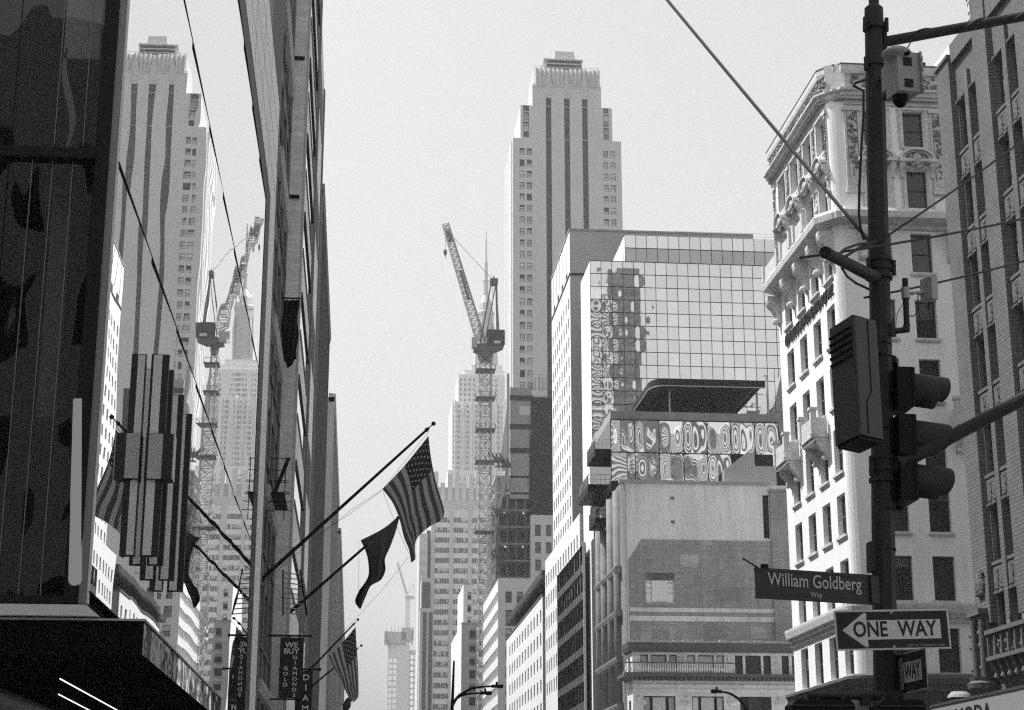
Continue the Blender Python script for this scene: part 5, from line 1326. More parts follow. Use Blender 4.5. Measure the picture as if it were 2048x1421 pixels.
    fm = mirror_mat('black_mirror_fascia', .62, .01, 1.0, (.4, .5, 1.2), .02)
    for k in range(6):
        y0 = 28.32 + k * 2.86; b = pillow(2.83, .54, 0.0, 1); o = put(b.mesh('fascia_panel', fm if k in (2, 3, 4) else mirror_mat('black_mirror_dim%d' % k, .16, .01, 1.0, (.4, .5, 1.2), .02)), 'fascia_panel', c, (-3.49, y0 + 1.43, 4.39), math.pi / 2)
    b = MB(); b.box(-14, -3.46, 28.26, 28.30, 4.93, 4.965); b.box(-3.49, -3.46, 28.30, 45.5, 4.93, 4.965); b.obj('edge_trim', M_steel, c)
    for (a, e) in (((120, 1358), (262, 1436)), ((117, 1389), (200, 1432))):
        p0, p1 = PZ(a[0], a[1], 4.35), PZ(e[0], e[1], 4.35); b = MB(); b.tube(p0, p1, .012, .012, 6); b.obj('soffit_light', M_led, c)
    b = MB(); b.box(-14, -6.9, 29, 45, .15, 4.3); b.obj('shopfront', M_gloss_black, c)
    # striped vertical blades
    for i, (y, w) in enumerate(((34.05, .36), (35.25, .33), (37.4, .34), (39.2, .36))):
        f = thing('blade_sign', (-4.2, y, 6.9), ['nearest striped vertical blade with a wide middle collar on the mirror wall', 'second striped vertical blade behind the collared one', 'third striped vertical blade along the mirror wall', 'farthest striped vertical blade on the mirror wall'][i], 'blade sign', 'striped blades on the mirror wall')
        lm = mat('blade_light', .8, .5, .08, 1.0); dm = mat('blade_dark', .02, .5, .1, 1.0)
        x0 = -4.36
        b = MB(); b.box(x0, x0 + w, y, y + .12, 6.9, 11.1); b.obj('frame', dm, f)
        b = MB(); b.box(x0 + .05, x0 + .05 + w * .48, y - .02, y - .002, 6.92, 11.08); b.obj('light_stripe', lm, f)
        if i == 0:
            b = MB(); b.box(x0, x0 + .55, y - .1, y + .3, 8.45, 9.4); b.obj('collar', dm, f)
            b = MB(); b.box(x0 + .06, x0 + .34, y - .12, y - .102, 8.46, 9.39); b.box(x0 + .552, x0 + .57, y - .1, y + .3, 8.46, 9.39); b.obj('collar_stripe_lit_face', M_concl, f)  # front stripe, plus a pale plate painting the sunlit avenue face
glass_building()

# ================================================================ stone and brick fronts down the left side
def pier_front(name, label, X, y0, y1, H, piers, mats_, bands, wtone, pd=.7, groove=True):
    """avenue front with projecting piers, sky-reflecting window strips and dark spandrels"""
    t = thing(name, (X, y0, 0), label, 'building')
    b = MB(); plain(b, X - 18, X - .4, y0 + .3, y1, 0, H, ''); b.obj('core', mats_[1], t)
    n = piers; pitch = (y1 - y0) / n
    for k in range(n + 1):
        y = y0 + pitch * k; w = .9 if k in (0, n) else .55
        q = MB(); q.box(X - .4, X + (pd if k in (0, n) else pd * .72), y - (0 if k == 0 else w / 2), y + w / 2, 0, H); q.obj('pier', mats_[0], t)
    st = bands
    nf = int(H / st)
    gl = MB(); sp = MB(); sl = MB()
    for j in range(nf):
        z = j * st
        for k in range(n):
            ya, yb = y0 + pitch * k + .45, y0 + pitch * (k + 1) - .28
            gl.face(((X - .15, ya, z + 1.3), (X - .15, yb, z + 1.3), (X - .15 + .02, yb, z + st), (X - .15 + .02, ya, z + st)))
            sp.box(X - .3, X + .02, ya, yb, z, z + 1.25)
            sl.box(X - .3, X + .14, ya - .05, yb + .05, z + 1.22, z + 1.34)
    gl.obj('windows', wtone, t, kind='stuff'); sp.obj('spandrels', mats_[2], t, kind='stuff'); sl.obj('sills', mats_[0], t, kind='stuff')
    q = MB(); q.sweep([(-.2, H - .6), (pd + .02, H - .5), (pd + .12, H - .1), (pd + .12, H + .4), (-.2, H + .5)], [(X, y0 - .0), (X, y1)]); q.obj('cornice', mats_[0], t)
    return t
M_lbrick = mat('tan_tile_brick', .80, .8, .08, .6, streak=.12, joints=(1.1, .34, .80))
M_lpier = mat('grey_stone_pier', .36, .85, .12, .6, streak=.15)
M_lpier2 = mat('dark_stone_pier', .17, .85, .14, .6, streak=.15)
def left_row():
    # low flag-hung front next to the mirror building
    t = pier_front('flag_hung_building', 'narrow stone front with fire escape and flagpoles beside the mirror glass building', -4.42, 76.2, 87.8, 50.0, 3, (M_lpier2, M_limed, M_darkpanel), 4.2, M_glassm, .10)
    for z in (7.5, 16.3, 24.5, 33.0, 41.0): b = MB(); b.sweep([(-.1, z), (.12, z + .1), (.24, z + .4), (.24, z + .6), (-.1, z + .7)], [(-4.35, 76.6), (-4.35, 87.6)]); b.obj('string_course', M_lpier, t)
    # tall tiled tower face
    t = thing('tiled_tower', (-4.4, 88.0, 0), 'tall tower with a plain grey tiled pier facing the street and sawtooth window bays', 'building')
    b = MB(); plain(b, -20, -3.52, 88.3, 120, 0, 57, 'N'); b.face(((-20, 88.3, 0), (-3.52, 88.3, 0), (-3.52, 88.3, 57), (-20, 88.3, 57))); b.obj('tiled_wall', M_lbrick, t)
    b = MB(); b.box(-5.2, -4.42, 87.9, 88.28, 0, 57); b.obj('edge_quoin', M_lpier2, t)
    for z in (27.0, 35.4, 43.8, 52.2): b = MB(); b.box(-4.35, -3.75, 88.15, 88.29, z, z + .18); b.obj('vent_slot', M_black, t)
    # flush window bands that mirror the sky, darker wall and windows past them
    for k in range(11):
        z = 4.5 + k * 4.72
        q = MB(); q.face(((-3.505, 89.2, z), (-3.505, 103.5, z), (-3.505, 103.5, z + 2.0), (-3.505, 89.2, z + 2.0))); q.obj('window_band', M_skyglass, t)
        q = MB(); q.box(-3.6, -3.44, 89.1, 103.6, z - .16, z - .02); q.obj('band_sill', M_lpier2, t)
        q = MB(); q.box(-3.6, -3.42, 89.1, 103.7, z + 2.02, z + 2.14); q.obj('band_head', M_black, t)
    q = MB(); q.box(-3.6, -3.485, 88.28, 88.9, 0, 57); q.obj('edge_strip', M_concl, t)
    for k in range(5):
        z = 14 + k * 9.2; q = MB(); q.box(-3.6, -3.49, 106, 117, z, z + 3.4); q.obj('dark_window', M_black, t)
    q = MB(); q.box(-3.7, -3.35, 104.2, 105.0, 0, 56.0); q.obj('wall_pier', M_lpier2, t); q = MB(); q.box(-3.7, -3.4, 118.6, 119.9, 0, 56.0); q.obj('wall_pier', M_lpier2, t)
    p = PX(560, 900, -4.0)
    # dark stepped tower past it
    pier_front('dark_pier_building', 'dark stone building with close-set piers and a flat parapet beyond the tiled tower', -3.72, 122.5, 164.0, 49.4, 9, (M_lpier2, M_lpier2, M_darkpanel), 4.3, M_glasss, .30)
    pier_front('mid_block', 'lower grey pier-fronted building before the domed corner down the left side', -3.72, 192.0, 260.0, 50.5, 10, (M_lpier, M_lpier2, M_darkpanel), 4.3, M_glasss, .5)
    pier_front('far_left_block', 'distant grey block with projecting cornice at the end of the left row', -3.6, 263.0, 313.0, 47.0, 9, (M_lpier, M_lpier2, M_lpier2), 4.5, M_glassm, .7)
    t = pier_front('end_corner_building', 'farthest rounded corner building on the left with a heavy cornice', -3.75, 318.0, 560.0, 56.0, 22, (M_lpier, M_lpier2, M_lpier2), 4.6, M_glassm, .3)
    # fire escape
    t = thing('fire_escape', (-3.6, 76.0, 18), 'black iron fire escape platforms and rails hung on the narrow stone front', 'fire escape')
    b = MB()
    a, c = PY(486, 917, 78.2), PY(574, 917, 78.2)
    for yy in (917, 940, 961, 964, 985, 988, 1003, 1020):
        l = PY(490, yy, 78.2); r = PY(572 + (yy - 917) * .12, yy + 1, 78.2); b.tube((-4.3, 78.2, l.z), r, .02, .02, 5)
    for px in (572,):
        for dy in (0, 4):
            p, q = PY(px, 915, 78.2 + dy), PY(px + 14, 1040, 78.2 + dy); b.tube((p.x, 78.2 + dy, p.z), (p.x, 78.2 + dy, q.z), .025, .025, 5)
    b.obj('rails', M_black, t, kind='stuff')
    b = MB(); p = PY(570, 990, 78.2)
    b.box(-4.3, p.x, 77.5, 82, p.z - .06, p.z); b.prism([(-4.2, 79, p.z), (-4.1, 79, p.z), (p.x - .05, 82, p.z + 2.6), (p.x - .15, 82, p.z + 2.6)], (.1, 0, 0)); b.obj('platform', M_black, t)
    t = thing('banner_rack', (-3.6, 84, 11), 'ladder of pale bars hanging from a bracket below the fire escape', 'ladder')
    b = MB()
    for k in range(9): l, r = PY(566, 1146 + k * 10, 84), PY(602 + k * 1.2, 1150 + k * 10, 84); b.tube(l, r, .03, .03, 5)
    b.obj('rung', M_steel, t)
    b = MB(); b.tube(PY(600, 1140, 84), PY(614, 1232, 84), .05, .05, 6); b.tube(PY(566, 1140, 84), PY(566, 1232, 84), .04, .04, 6); b.obj('stile', M_black, t)
    # dark furled banner
    l, r = PY(566, 600, 85.5), PY(598, 600, 85.5); bt = PY(590, 722, 85.5)
    b = MB(); n = 14; m = 12
    for j in range(m + 1):
        z = l.z + (bt.z - l.z) * j / m
        for i in range(n + 1):
            f = i / n; sag = .25 * math.sin(f * math.pi) * (j / m) ** 3
            b.v.append((l.x + (r.x - l.x) * f + .05 * math.sin(j * .9 + i), 85.5 + .12 * math.sin(f * 19 + j * .4), z - sag + (.12 * math.sin(f * 9) if j == m else 0)))
    for j in range(m):
        for i in range(n): A = j * (n + 1) + i; b.f.append((A, A + 1, A + n + 2, A + n + 1)); b.m.append(0)
    tag(b.obj('furled_banner', mat('black_cloth', .015, .9), smooth=True), 'dark furled banner hanging high on the left row of fronts', 'banner')
    b = MB(); b.tube((-4.4, 85.5, l.z + .1), (r.x + .2, 85.5, l.z + .1), .05, .04, 8); tag(b.obj('banner_pole', M_black), 'short dark pole that carries the high furled banner', 'pole')
left_row()

# ================================================================ shop banners
def shop_banner(name, label, corners, Y, m, lines, arm):
    tl, br = PY(*corners[0], Y), PY(*corners[1], Y)
    t = thing(name, (tl.x, Y, br.z), label, 'banner', 'vertical shop banners')
    b = MB(); b.box(tl.x, br.x, Y, Y + .04, br.z, tl.z); b.obj('cloth', m, t)
    b = MB(); b.tube((tl.x - .9, Y + .02, tl.z + .08), (br.x + arm, Y + .02, tl.z + .08), .05, .05, 8); b.ball((br.x + arm, Y + .02, tl.z + .08), .09, 8, 6); b.tube((tl.x - .9, Y + .02, br.z - .05), (br.x + .05, Y + .02, br.z - .05), .04, .04, 8); b.obj('bracket', M_black, t)
    w, h = br.x - tl.x, tl.z - br.z
    for s, fx, fz, size, sq in lines:
        text('lettering', s, t, (tl.x + w * fx, Y - .012, tl.z - h * fz), (1, 0, 0), (0, 0, 1), size, M_signtext, .004, squeeze=sq, bold=.02)
M_signtext = mat('banner_lettering', .85, .7, .05, 3.0)
Yb = 84.6
ls = [('WE', .48, .13, .37, 1.1), ('BUY', .48, .235, .37, 1.1)]
for k, ch in enumerate('GOLD'): ls.append((ch, .27, .515 + .088 * k, .25, 1.2))
for k, ch in enumerate('DIAMONDS'): ls.append((ch, .66, .335 + .088 * k, .25, 1.2))
shop_banner('shop_banner', 'black vertical shop banner lettered WE BUY GOLD DIAMONDS', ((561, 1275), (604, 1397)), Yb, M_sign_k, ls, .3)
ls = [(ch, .62, .1 + .15 * k, .42, 1.1) for k, ch in enumerate('DIAMOND')]
shop_banner('shop_banner', 'second black vertical banner lettered DIAMOND partly hidden behind the first', ((592, 1342), (621, 1480)), 87.2, M_sign_k, ls, .35)

# ================================================================ flags
M_flag = flag_mat('flag_print', .42, .10, .05)
M_flag2 = mat('plain_grey_flag_cloth', .07, .9, .1, 2.0)
def pole(name, label, a, c, Y, r, knob=.09):
    A, C_ = PY(*a, Y), PY(*c, Y)
    t = thing(name, A, label, 'flagpole', 'flagpoles over the pavement')
    b = MB(); b.path([A, C_], [r * 1.25, r * .8], 10); b.obj('shaft', M_black, t)
    d = (C_ - A).normalized()
    b = MB(); b.tube(C_, C_ + d * .22, r * .35, r * .35, 6); b.ball(C_ + d * .3, knob, 12, 8); b.ball(C_ - d * .15, r * 1.4, 8, 6); b.obj('finial', M_black, t)
    b = MB(); b.tube(A - d * .25, A + d * .12, r * 1.9, r * 1.9, 10); b.obj('socket', M_black, t)
    return A, C_
def line(name, label, pts, r, cat='rope', group=None):
    b = MB(); b.path(pts, r, 6); return tag(b.obj(name, M_cable), label, cat, group)
def cloth(name, label, right, left, Y, mats_, top=None, bottom=None, amp=.12, folds=3.0, nu=44, nv=26, group='flags hung over the pavement', twist=0.0):
    """flag: right and left edges given as photo points from the hoist down; U runs down the fly, V from right to left"""
    def samp(pts, t):
        d = [0]
        for a, b_ in zip(pts[:-1], pts[1:]): d.append(d[-1] + math.dist(a, b_))
        s = t * d[-1]
        for i in range(len(pts) - 1):
            if s <= d[i + 1] + 1e-9:
                f = (s - d[i]) / max(1e-9, d[i + 1] - d[i])
                # Catmull-Rom for smooth edges
                p0, p1, p2, p3 = pts[max(i - 1, 0)], pts[i], pts[i + 1], pts[min(i + 2, len(pts) - 1)]
                return tuple(.5 * (2 * p1[k] + (p2[k] - p0[k]) * f + (2 * p0[k] - 5 * p1[k] + 4 * p2[k] - p3[k]) * f * f + (3 * p1[k] - p0[k] - 3 * p2[k] + p3[k]) * f ** 3) for k in (0, 1))
        return pts[-1]
    top = top or [right[0], left[0]]; bottom = bottom or [right[-1], left[-1]]
    b = MB(); uvs = []
    for i in range(nu + 1):
        u = i / nu
        for j in range(nv + 1):
            v = j / nv
            R, Lf, T, B_ = samp(right, u), samp(left, u), samp(top, v), samp(bottom, v)
            P = [(1 - v) * R[k] + v * Lf[k] + (1 - u) * T[k] + u * B_[k] - ((1 - u) * (1 - v) * right[0][k] + (1 - u) * v * left[0][k] + u * (1 - v) * right[-1][k] + u * v * left[-1][k]) for k in (0, 1)]
            w = amp * u ** .7 * (math.sin(v * math.pi * 2 * folds + u * 2.0) + .5 * math.sin(v * math.pi * 2 * folds * 2.3 + u * 5 + 1))
            p = PY(P[0], P[1], Y + w + twist * u * (v - .5)); b.v.append(tuple(p)); uvs.append((u, v))
    fuv = []
    for i in range(nu):
        for j in range(nv):
            A = i * (nv + 1) + j; q = (A, A + 1, A + nv + 2, A + nv + 1); b.f.append(q); b.m.append(0); fuv += [uvs[x] for x in q]
    o = b.obj(name, mats_, smooth=True)
    lay = o.data.uv_layers.new(name='flag')
    for k, (u, v) in enumerate(fuv): lay.data[k].uv = (min(max(u, 1e-4), .9999), min(max(v, 1e-4), .9999))
    return tag(o, label, 'flag', group)
A1, C1 = pole('flagpole', 'longest dark flagpole reaching out over the pavement, carrying the large striped flag', (522, 1160), (858, 856), 78.4, .075, .11)
cloth('striped_flag', 'large stars and stripes flag hanging from the longest pole', [(857, 872), (862, 915), (872, 965), (884, 1005), (889, 1024)], [(765, 979), (784, 1004), (798, 1036), (808, 1075), (818, 1100), (822, 1126)], 78.3, M_flag,
      top=[(857, 872), (812, 928), (765, 979)], bottom=[(889, 1024), (884, 1040), (862, 1052), (842, 1068), (832, 1082), (830, 1100), (831, 1118), (822, 1126)], amp=.20, folds=1.6, twist=.5)
A2, C2 = pole('flagpole', 'second dark flagpole lower down, carrying the plain dark flag', (549, 1252), (800, 1033), 90.0, .075)
cloth('plain_flag', 'plain dark flag hanging limp and twisted from the second pole', [(799, 1034), (792, 1062), (780, 1095), (770, 1118), (771, 1140), (762, 1160), (742, 1172), (733, 1190), (722, 1217)], [(721, 1081), (730, 1100), (736, 1122), (737, 1150), (728, 1168), (718, 1182), (710, 1203), (718, 1217)], 89.9, M_flag2,
      top=[(799, 1034), (762, 1060), (721, 1081)], bottom=[(722, 1217), (720, 1219), (718, 1217)], amp=.28, folds=1.3, twist=.4)
A3, C3 = pole('flagpole', 'third smaller flagpole above the shop banners, carrying a folded striped flag', (618, 1342), (710, 1246), 116.0, .06)
cloth('striped_flag', 'smaller stars and stripes flag folded over itself near the pavement', [(711, 1254), (713, 1290), (716, 1335), (717, 1370), (717, 1394)], [(658, 1314), (668, 1335), (682, 1360), (690, 1380), (700, 1395)], 115.8, M_flag,
      top=[(711, 1254), (690, 1280), (658, 1314)], bottom=[(717, 1394), (714, 1398), (708, 1404), (700, 1400), (700, 1395)], amp=.26, folds=1.4, twist=.4)
A4, C4 = pole('flagpole', 'lowest short flagpole crossing behind the smaller striped flag', (622, 1374), (716, 1297), 121.0, .055)
line('flag_tail', 'dark trailing end of cloth under the smaller striped flag', [PY(704, 1392, 121), PY(697, 1402, 121.1), PY(693, 1412, 121), PY(690, 1425, 121)], [.12, .22, .3, .15], 'cloth')
line('halyard', 'thin line running along the longest flagpole to its tip', [PY(533, 1158, 78), PY(700, 1022, 78), PY(765, 979, 78.2), PY(857, 864, 78.2)], .008, 'rope', 'flag halyards')
line('halyard', 'thin line from the large flag corner back to the wall', [PY(560, 1120, 78), PY(700, 1028, 78), PY(764, 982, 78.2)], .008, 'rope', 'flag halyards')
line('halyard', 'thin line hanging from the large flag corner to its lower tip', [PY(765, 982, 78.2), PY(792, 1050, 78.1), PY(818, 1108, 78.2)], .008, 'rope', 'flag halyards')
line('halyard', 'thin slack line from the large flag tip down to the third pole', [PY(817, 1115, 78.2), PY(760, 1185, 90), PY(700, 1250, 110), PY(560, 1372, 96)], .009, 'rope', 'flag halyards')
line('halyard', 'thin upright line between the plain flag corner and its lower end', [PY(718, 1084, 89.9), PY(717, 1196, 89.9)], .008, 'rope', 'flag halyards')
# ================================================================ street lamps
def lamp(name, label, mast, arms, Y, X=None):
    t = thing(name, (PY(*mast[-1], Y).x, Y, .13), label, 'street lamp', 'cobra-head street lamps')
    b = MB(); m = [PY(*p, Y) for p in mast]; foot = Vector((m[-1].x - .05, Y, .13)); b.path([m[0], m[-1], foot], [.05, .09, .13], 10); b.obj('post', M_black, t)
    for pts, L in arms:
        q = [PY(*p, Y) for p in pts]; b = MB(); b.path(q, [.09 - .045 * k / (len(q) - 1) for k in range(len(q))], 8); a = b.obj('arm', M_black, t)
        e = q[-1]; d = (q[-1] - q[-2]); d.z *= .5; d.normalize(); s = d * (L / 2)
        b = MB(); b.obox(e + s, s, Vector((0, .16, 0)), Vector((0, 0, .07))); b.obox(e + s * 1.5 + Vector((0, 0, -.05)), s * .5, Vector((0, .13, 0)), Vector((0, 0, .06))); b.tube(e + s * .9 + Vector((0, 0, .06)), e + s * .9 + Vector((0, 0, .22)), .06, .05, 8); b.obj('lamp_head', M_black, a)
lamp('street_lamp', 'twin-armed street lamp with a tall thin mast below the narrow grey tower', [(908, 1322), (904, 1421)], [([(904.5, 1412), (911, 1400), (920, 1390), (943, 1377), (965, 1374), (983, 1373)], .6), ([(914, 1396), (922, 1391), (936, 1388), (960, 1386.5)], .6)], 88)
lamp('street_lamp', 'single-armed street lamp curving over the cream balustraded building', [(1493, 1419), (1496, 1440)], [([(1493, 1420), (1487, 1409), (1477, 1398), (1466, 1390.5), (1455, 1386), (1442, 1384)], .48)], 84)

# ================================================================ signal pole in front, with its arms
Yp = 12.5
def oct_path(b, pts, radii, m=0): b.path(pts, radii, 8, m)
def signal_pole():
    c0, c1 = PY(1749, 60, Yp), PY(1773, 1400, Yp)
    t = thing('signal_pole', (c1.x - .1, Yp, .13), 'tall dark eight-sided signal pole with clamped arms in front of the white building', 'signal pole')
    cs = [PY(*p, Yp) for p in ((1748, 45), (1756, 440), (1763, 740), (1766, 1040), (1772, 1380))]
    ax = (cs[0] - cs[-1]).normalized()
    foot = cs[-1] - ax * (cs[-1].z - .13) / ax.z
    b = MB(); n = 8
    pts = [foot] + cs[::-1]; rr = [.11, .093, .088, .085, .082, .078]
    b.path(pts, rr, 8); b.obj('shaft', M_pole, t)
    b = MB(); p = PY(1747, -60, Yp); b.tube(cs[0], p + (p - cs[0]) * .6, .043, .043, 10); b.tube(PY(1748, 62, Yp), PY(1747.5, 18, Yp), .083, .079, 12); b.tube(PY(1747.5, 18, Yp), PY(1747.4, 12, Yp), .079, .05, 12); b.obj('top_sleeve', M_pole, t)
    def band(y0, y1, x, k, r=.094):
        q = MB(); a, c = PY(x, y0, Yp), PY(x, y1, Yp)
        for i in range(k):
            f = i / max(1, k - 1); z = a + (c - a) * f; q.tube(z - ax * .014, z + ax * .014, r + .014, r + .014, 12)
        q.tube(a, c, r, r, 12)
        for s in (-1, 1): q.tube(a.lerp(c, .5) + Vector((s * (r + .01), -.05, 0)) - ax * .06, a.lerp(c, .5) + Vector((s * (r + .01), -.05, 0)) + ax * .06, .018, .018, 6)
        q.obj('clamp', M_pole, t)
    band(522, 556, 1758.5, 3); band(918, 962, 1765, 3); band(52, 57, 1748, 2, .082); band(132, 136, 1750, 1, .082)
    b = MB(); pl = PY(1768, 85, Yp); b.obox(pl, Vector((.012, 0, 0)), Vector((0, .05, 0)), ax * .085); b.obj('arm_flange', M_pole, t)
    b = MB(); a, c = PY(1770, 84, Yp), PY(2048, 33, Yp); d = c - a; b.path([a, a + d * .5, c, c + d * .8], [.045, .043, .041, .038], 12); o = b.obj('luminaire_arm', M_pole, t)
    q = MB()
    for f0, f1 in ((.05, .42), (.5, .8), (.85, 1.2)):
        pts = []
        for k in range(13):
            f = f0 + (f1 - f0) * k / 12; an = -1.3 + 4.0 * k / 12
            pts.append(a + d * f + Vector((0, -.047 * math.cos(an), .047 * math.sin(an))))
        q.path(pts, .008, 5)
    q.obj('wrapped_cable', M_cable, o)
    b = MB(); a, c = PY(1802, 927, Yp - .1), PY(2048, 797, Yp - .1); d = c - a; b.path([a - d * .08 + Vector((0, .1, 0)), a, c, c + d * 1.2], [.05, .053, .052, .05], 14); b.obj('mast_arm', M_pole, t)
    b = MB(); b.tube(a - d * .02, a + d * .03, .068, .062, 14); b.obj('arm_collar', M_pole, t)
    b = MB(); b.path([PY(1757, 556, Yp), PY(1735, 548, Yp - .25), PY(1652, 506, 11.6)], [.05, .05, .042], 14); b.tube(PY(1656, 508, 11.63), PY(1650, 505, 11.58), .047, .047, 14); b.obj('stub_arm', M_pole, t)
    b = MB(); p = PY(1752, 1140, Yp - .02); b.obox(PY(1742, 1115, Yp), Vector((.022, 0, 0)), Vector((0, .05, 0)), ax * .115); b.obj('conduit_box', M_pole, t)
    for yy in (690, 715, 860, 1020, 1100):
        b = MB(); p = PY(1763 + (yy - 740) * .02, yy, Yp); b.tube(p - ax * .006, p + ax * .006, .0895, .0895, 8); b.obj('strap', M_steel if yy < 0 else M_black, t)
    # lower bracket tube that carries the pedestrian signals
    b = MB(); b.path([PY(1800, 1391, Yp - .1), PY(1740, 1393, Yp - .15), PY(1690, 1392, Yp - .2), PY(1622, 1391, Yp - .25)], [.036, .034, .028, .026], 12); b.ball(PY(1622, 1391, Yp - .25), .03, 10, 6); b.ball(PY(1800, 1391, Yp - .1), .04, 10, 6); b.box(PY(1722, 1400, Yp - .2).x, PY(1738, 1400, Yp - .2).x, Yp - .25, Yp - .15, PY(1722, 1412, Yp - .2).z, PY(1722, 1396, Yp - .2).z); b.obj('lower_bracket', M_pole, t)
signal_pole()
def three_lens_signal():
    x0 = PY(1784, 870, Yp); 
    t = thing('traffic_signal', PY(1800, 1010, Yp), 'black three-lens traffic signal seen from the side with three hooded visors', 'traffic signal')
    tilt = (PY(1800, 735, Yp) - PY(1808, 1005, Yp)).normalized()
    def blk(nm, y, h, m=M_black):
        c = PY(1797 + (y - 735) * .03, y, Yp); b = MB()
        b.obox(c, Vector((.062, 0, 0)), Vector((0, .16, 0)), tilt * h); b.obox(c + Vector((.064, 0, 0)), Vector((.012, 0, 0)), Vector((0, .165, 0)), tilt * (h * .97)); o = b.obj(nm, m, t); return o, c
    for k, (y, yv) in enumerate(((783, 783), (877, 877), (968, 965))):
        o, c = blk('signal_section', y, .158)
        # visor: open tunnel pointing along the avenue side
        b = MB(); n = 18; x1, x2 = PY(1819 + k * 3, yv, Yp).x, PY(1892 + k * 4, yv, Yp).x; r = .145; ctr = PY(1855, yv, Yp)
        ring = []
        for i in range(n + 1):
            an = -2.25 + 4.5 * i / n
            L = x2 - (.02 + .06 * (abs(an) / 2.25) ** 3)
            for rr in (r, r - .006): ring.append((an, rr, L))
        for i in range(n):
            a0, a1 = -2.25 + 4.5 * i / n, -2.25 + 4.5 * (i + 1) / n
            L0, L1 = x2 - .075 * (abs(a0) / 2.25) ** 4, x2 - .075 * (abs(a1) / 2.25) ** 4
            P = lambda a, rr, x: (x, ctr.y + rr * math.sin(a), ctr.z + rr * math.cos(a) - .035 * (x - x1) / (x2 - x1))
            b.face((P(a0, r, x1), P(a0, r, L0), P(a1, r, L1), P(a1, r, x1))); b.face((P(a0, r - .006, x1), P(a1, r - .006, x1), P(a1, r - .006, L1), P(a0, r - .006, L0)))
            b.face((P(a0, r, L0), P(a0, r - .006, L0), P(a1, r - .006, L1), P(a1, r, L1)))
        b.obj('visor', M_pole, o, smooth=False)
        b = MB(); b.tube((x1 - .004, ctr.y, ctr.z), (x1 + .02, ctr.y, ctr.z), .14, .12, 20); b.obj('lens', M_gloss_black, o)
    b = MB(); b.tube(PY(1786, 730, Yp), PY(1786, 715, Yp + .02), .04, .03, 10); b.tube(PY(1800, 1012, Yp), PY(1800, 1022, Yp), .04, .03, 10); b.tube(PY(1770, 738, Yp), PY(1800, 742, Yp), .025, .025, 8); b.tube(PY(1772, 995, Yp), PY(1800, 998, Yp), .025, .025, 8); b.obj('hanger', M_black, t, kind='stuff')
three_lens_signal()
def cabinet():
    A = PY(1793, 102, 11.85); zt, zb = A.z, PY(1793.7, 180, 11.85).z
    R = PZ(1838, 106.5, zt); Lp = PZ(1768, 122, zt)
    t = thing('camera_cabinet', (A.x, A.y, zb), 'pale louvred cabinet with a dark dome camera under it, high on the signal pole', 'camera')
    ex, ey = (R - A), (Lp - A); hz = Vector((0, 0, zt - zb))
    b = MB(); c = A + ex / 2 + ey / 2 - hz / 2; b.obox(c, ex / 2, ey / 2, hz / 2); b.obj('case', M_grey_box, t)
    fn = ex.cross(Vector((0, 0, 1))).normalized(); fn = fn if fn.y < 0 else -fn
    for v0 in (.17, .72):
        for k in range(4):
            q = MB(); p = A + ex * .40 - hz * (v0 + .055 * k) + fn * .004; q.obox(p + ex * .05, ex * .19, fn * .004, Vector((0, 0, .0055))); q.obj('louvre', M_black, t)
    q = MB(); q.ball(A + ex * .4 - hz * .045 + fn * .012, .028, 10, 6, 0, (1.2, .7, .8)); q.obj('lock', M_black, t)
    q = MB(); q.obox(A + ex * 1.03 - hz * .5, ex * .04, fn * .02, hz * .52)
    for k in range(4): q.tube(A + ex * 1.04 + fn * .02 - hz * (.12 + .25 * k), A + ex * 1.04 + fn * .02 - hz * (.22 + .25 * k), .012, .012, 6)
    q.obj('hinge_edge', M_grey_box, t)
    q = MB(); q.ball(A + ex * .2 + ey * .35 + Vector((0, 0, .005)), .1, 14, 8, 0, (1.2, 1.1, .55)); q.obj('top_cap', M_grey_box, t)
    dm = PY(1801, 203, 11.97); q = MB(); q.lathe([(.062, .06), (.062, .0), (.055, -.01)][::-1], (dm.x, dm.y, dm.z), 16); q.obj('dome_collar', M_black, t)
    q = MB(); q.ball((dm.x, dm.y, dm.z - .005), .05, 16, 10); q.obj('dome', M_gloss_black, t, smooth=True)
    q = MB(); q.obox(PY(1776, 158, 12.2), Vector((.035, 0, 0)), Vector((0, .06, 0)), Vector((0, 0, .105))); q.obj('mount_box', M_grey_box, t)
    q = MB(); q.obox(PY(1776, 190, 12.2), Vector((.037, 0, 0)), Vector((0, .065, 0)), Vector((0, 0, .02))); q.tube(PY(1760, 160, 12.4), PY(1776, 160, 12.2), .02, .02, 8); q.obj('mount_foot', M_black, t)
    q = MB(); q.tube(PY(1813, 100, 12.0), PY(1822, 84, 12.1), .006, .006, 5); q.obj('aerial', M_black, t)
cabinet()
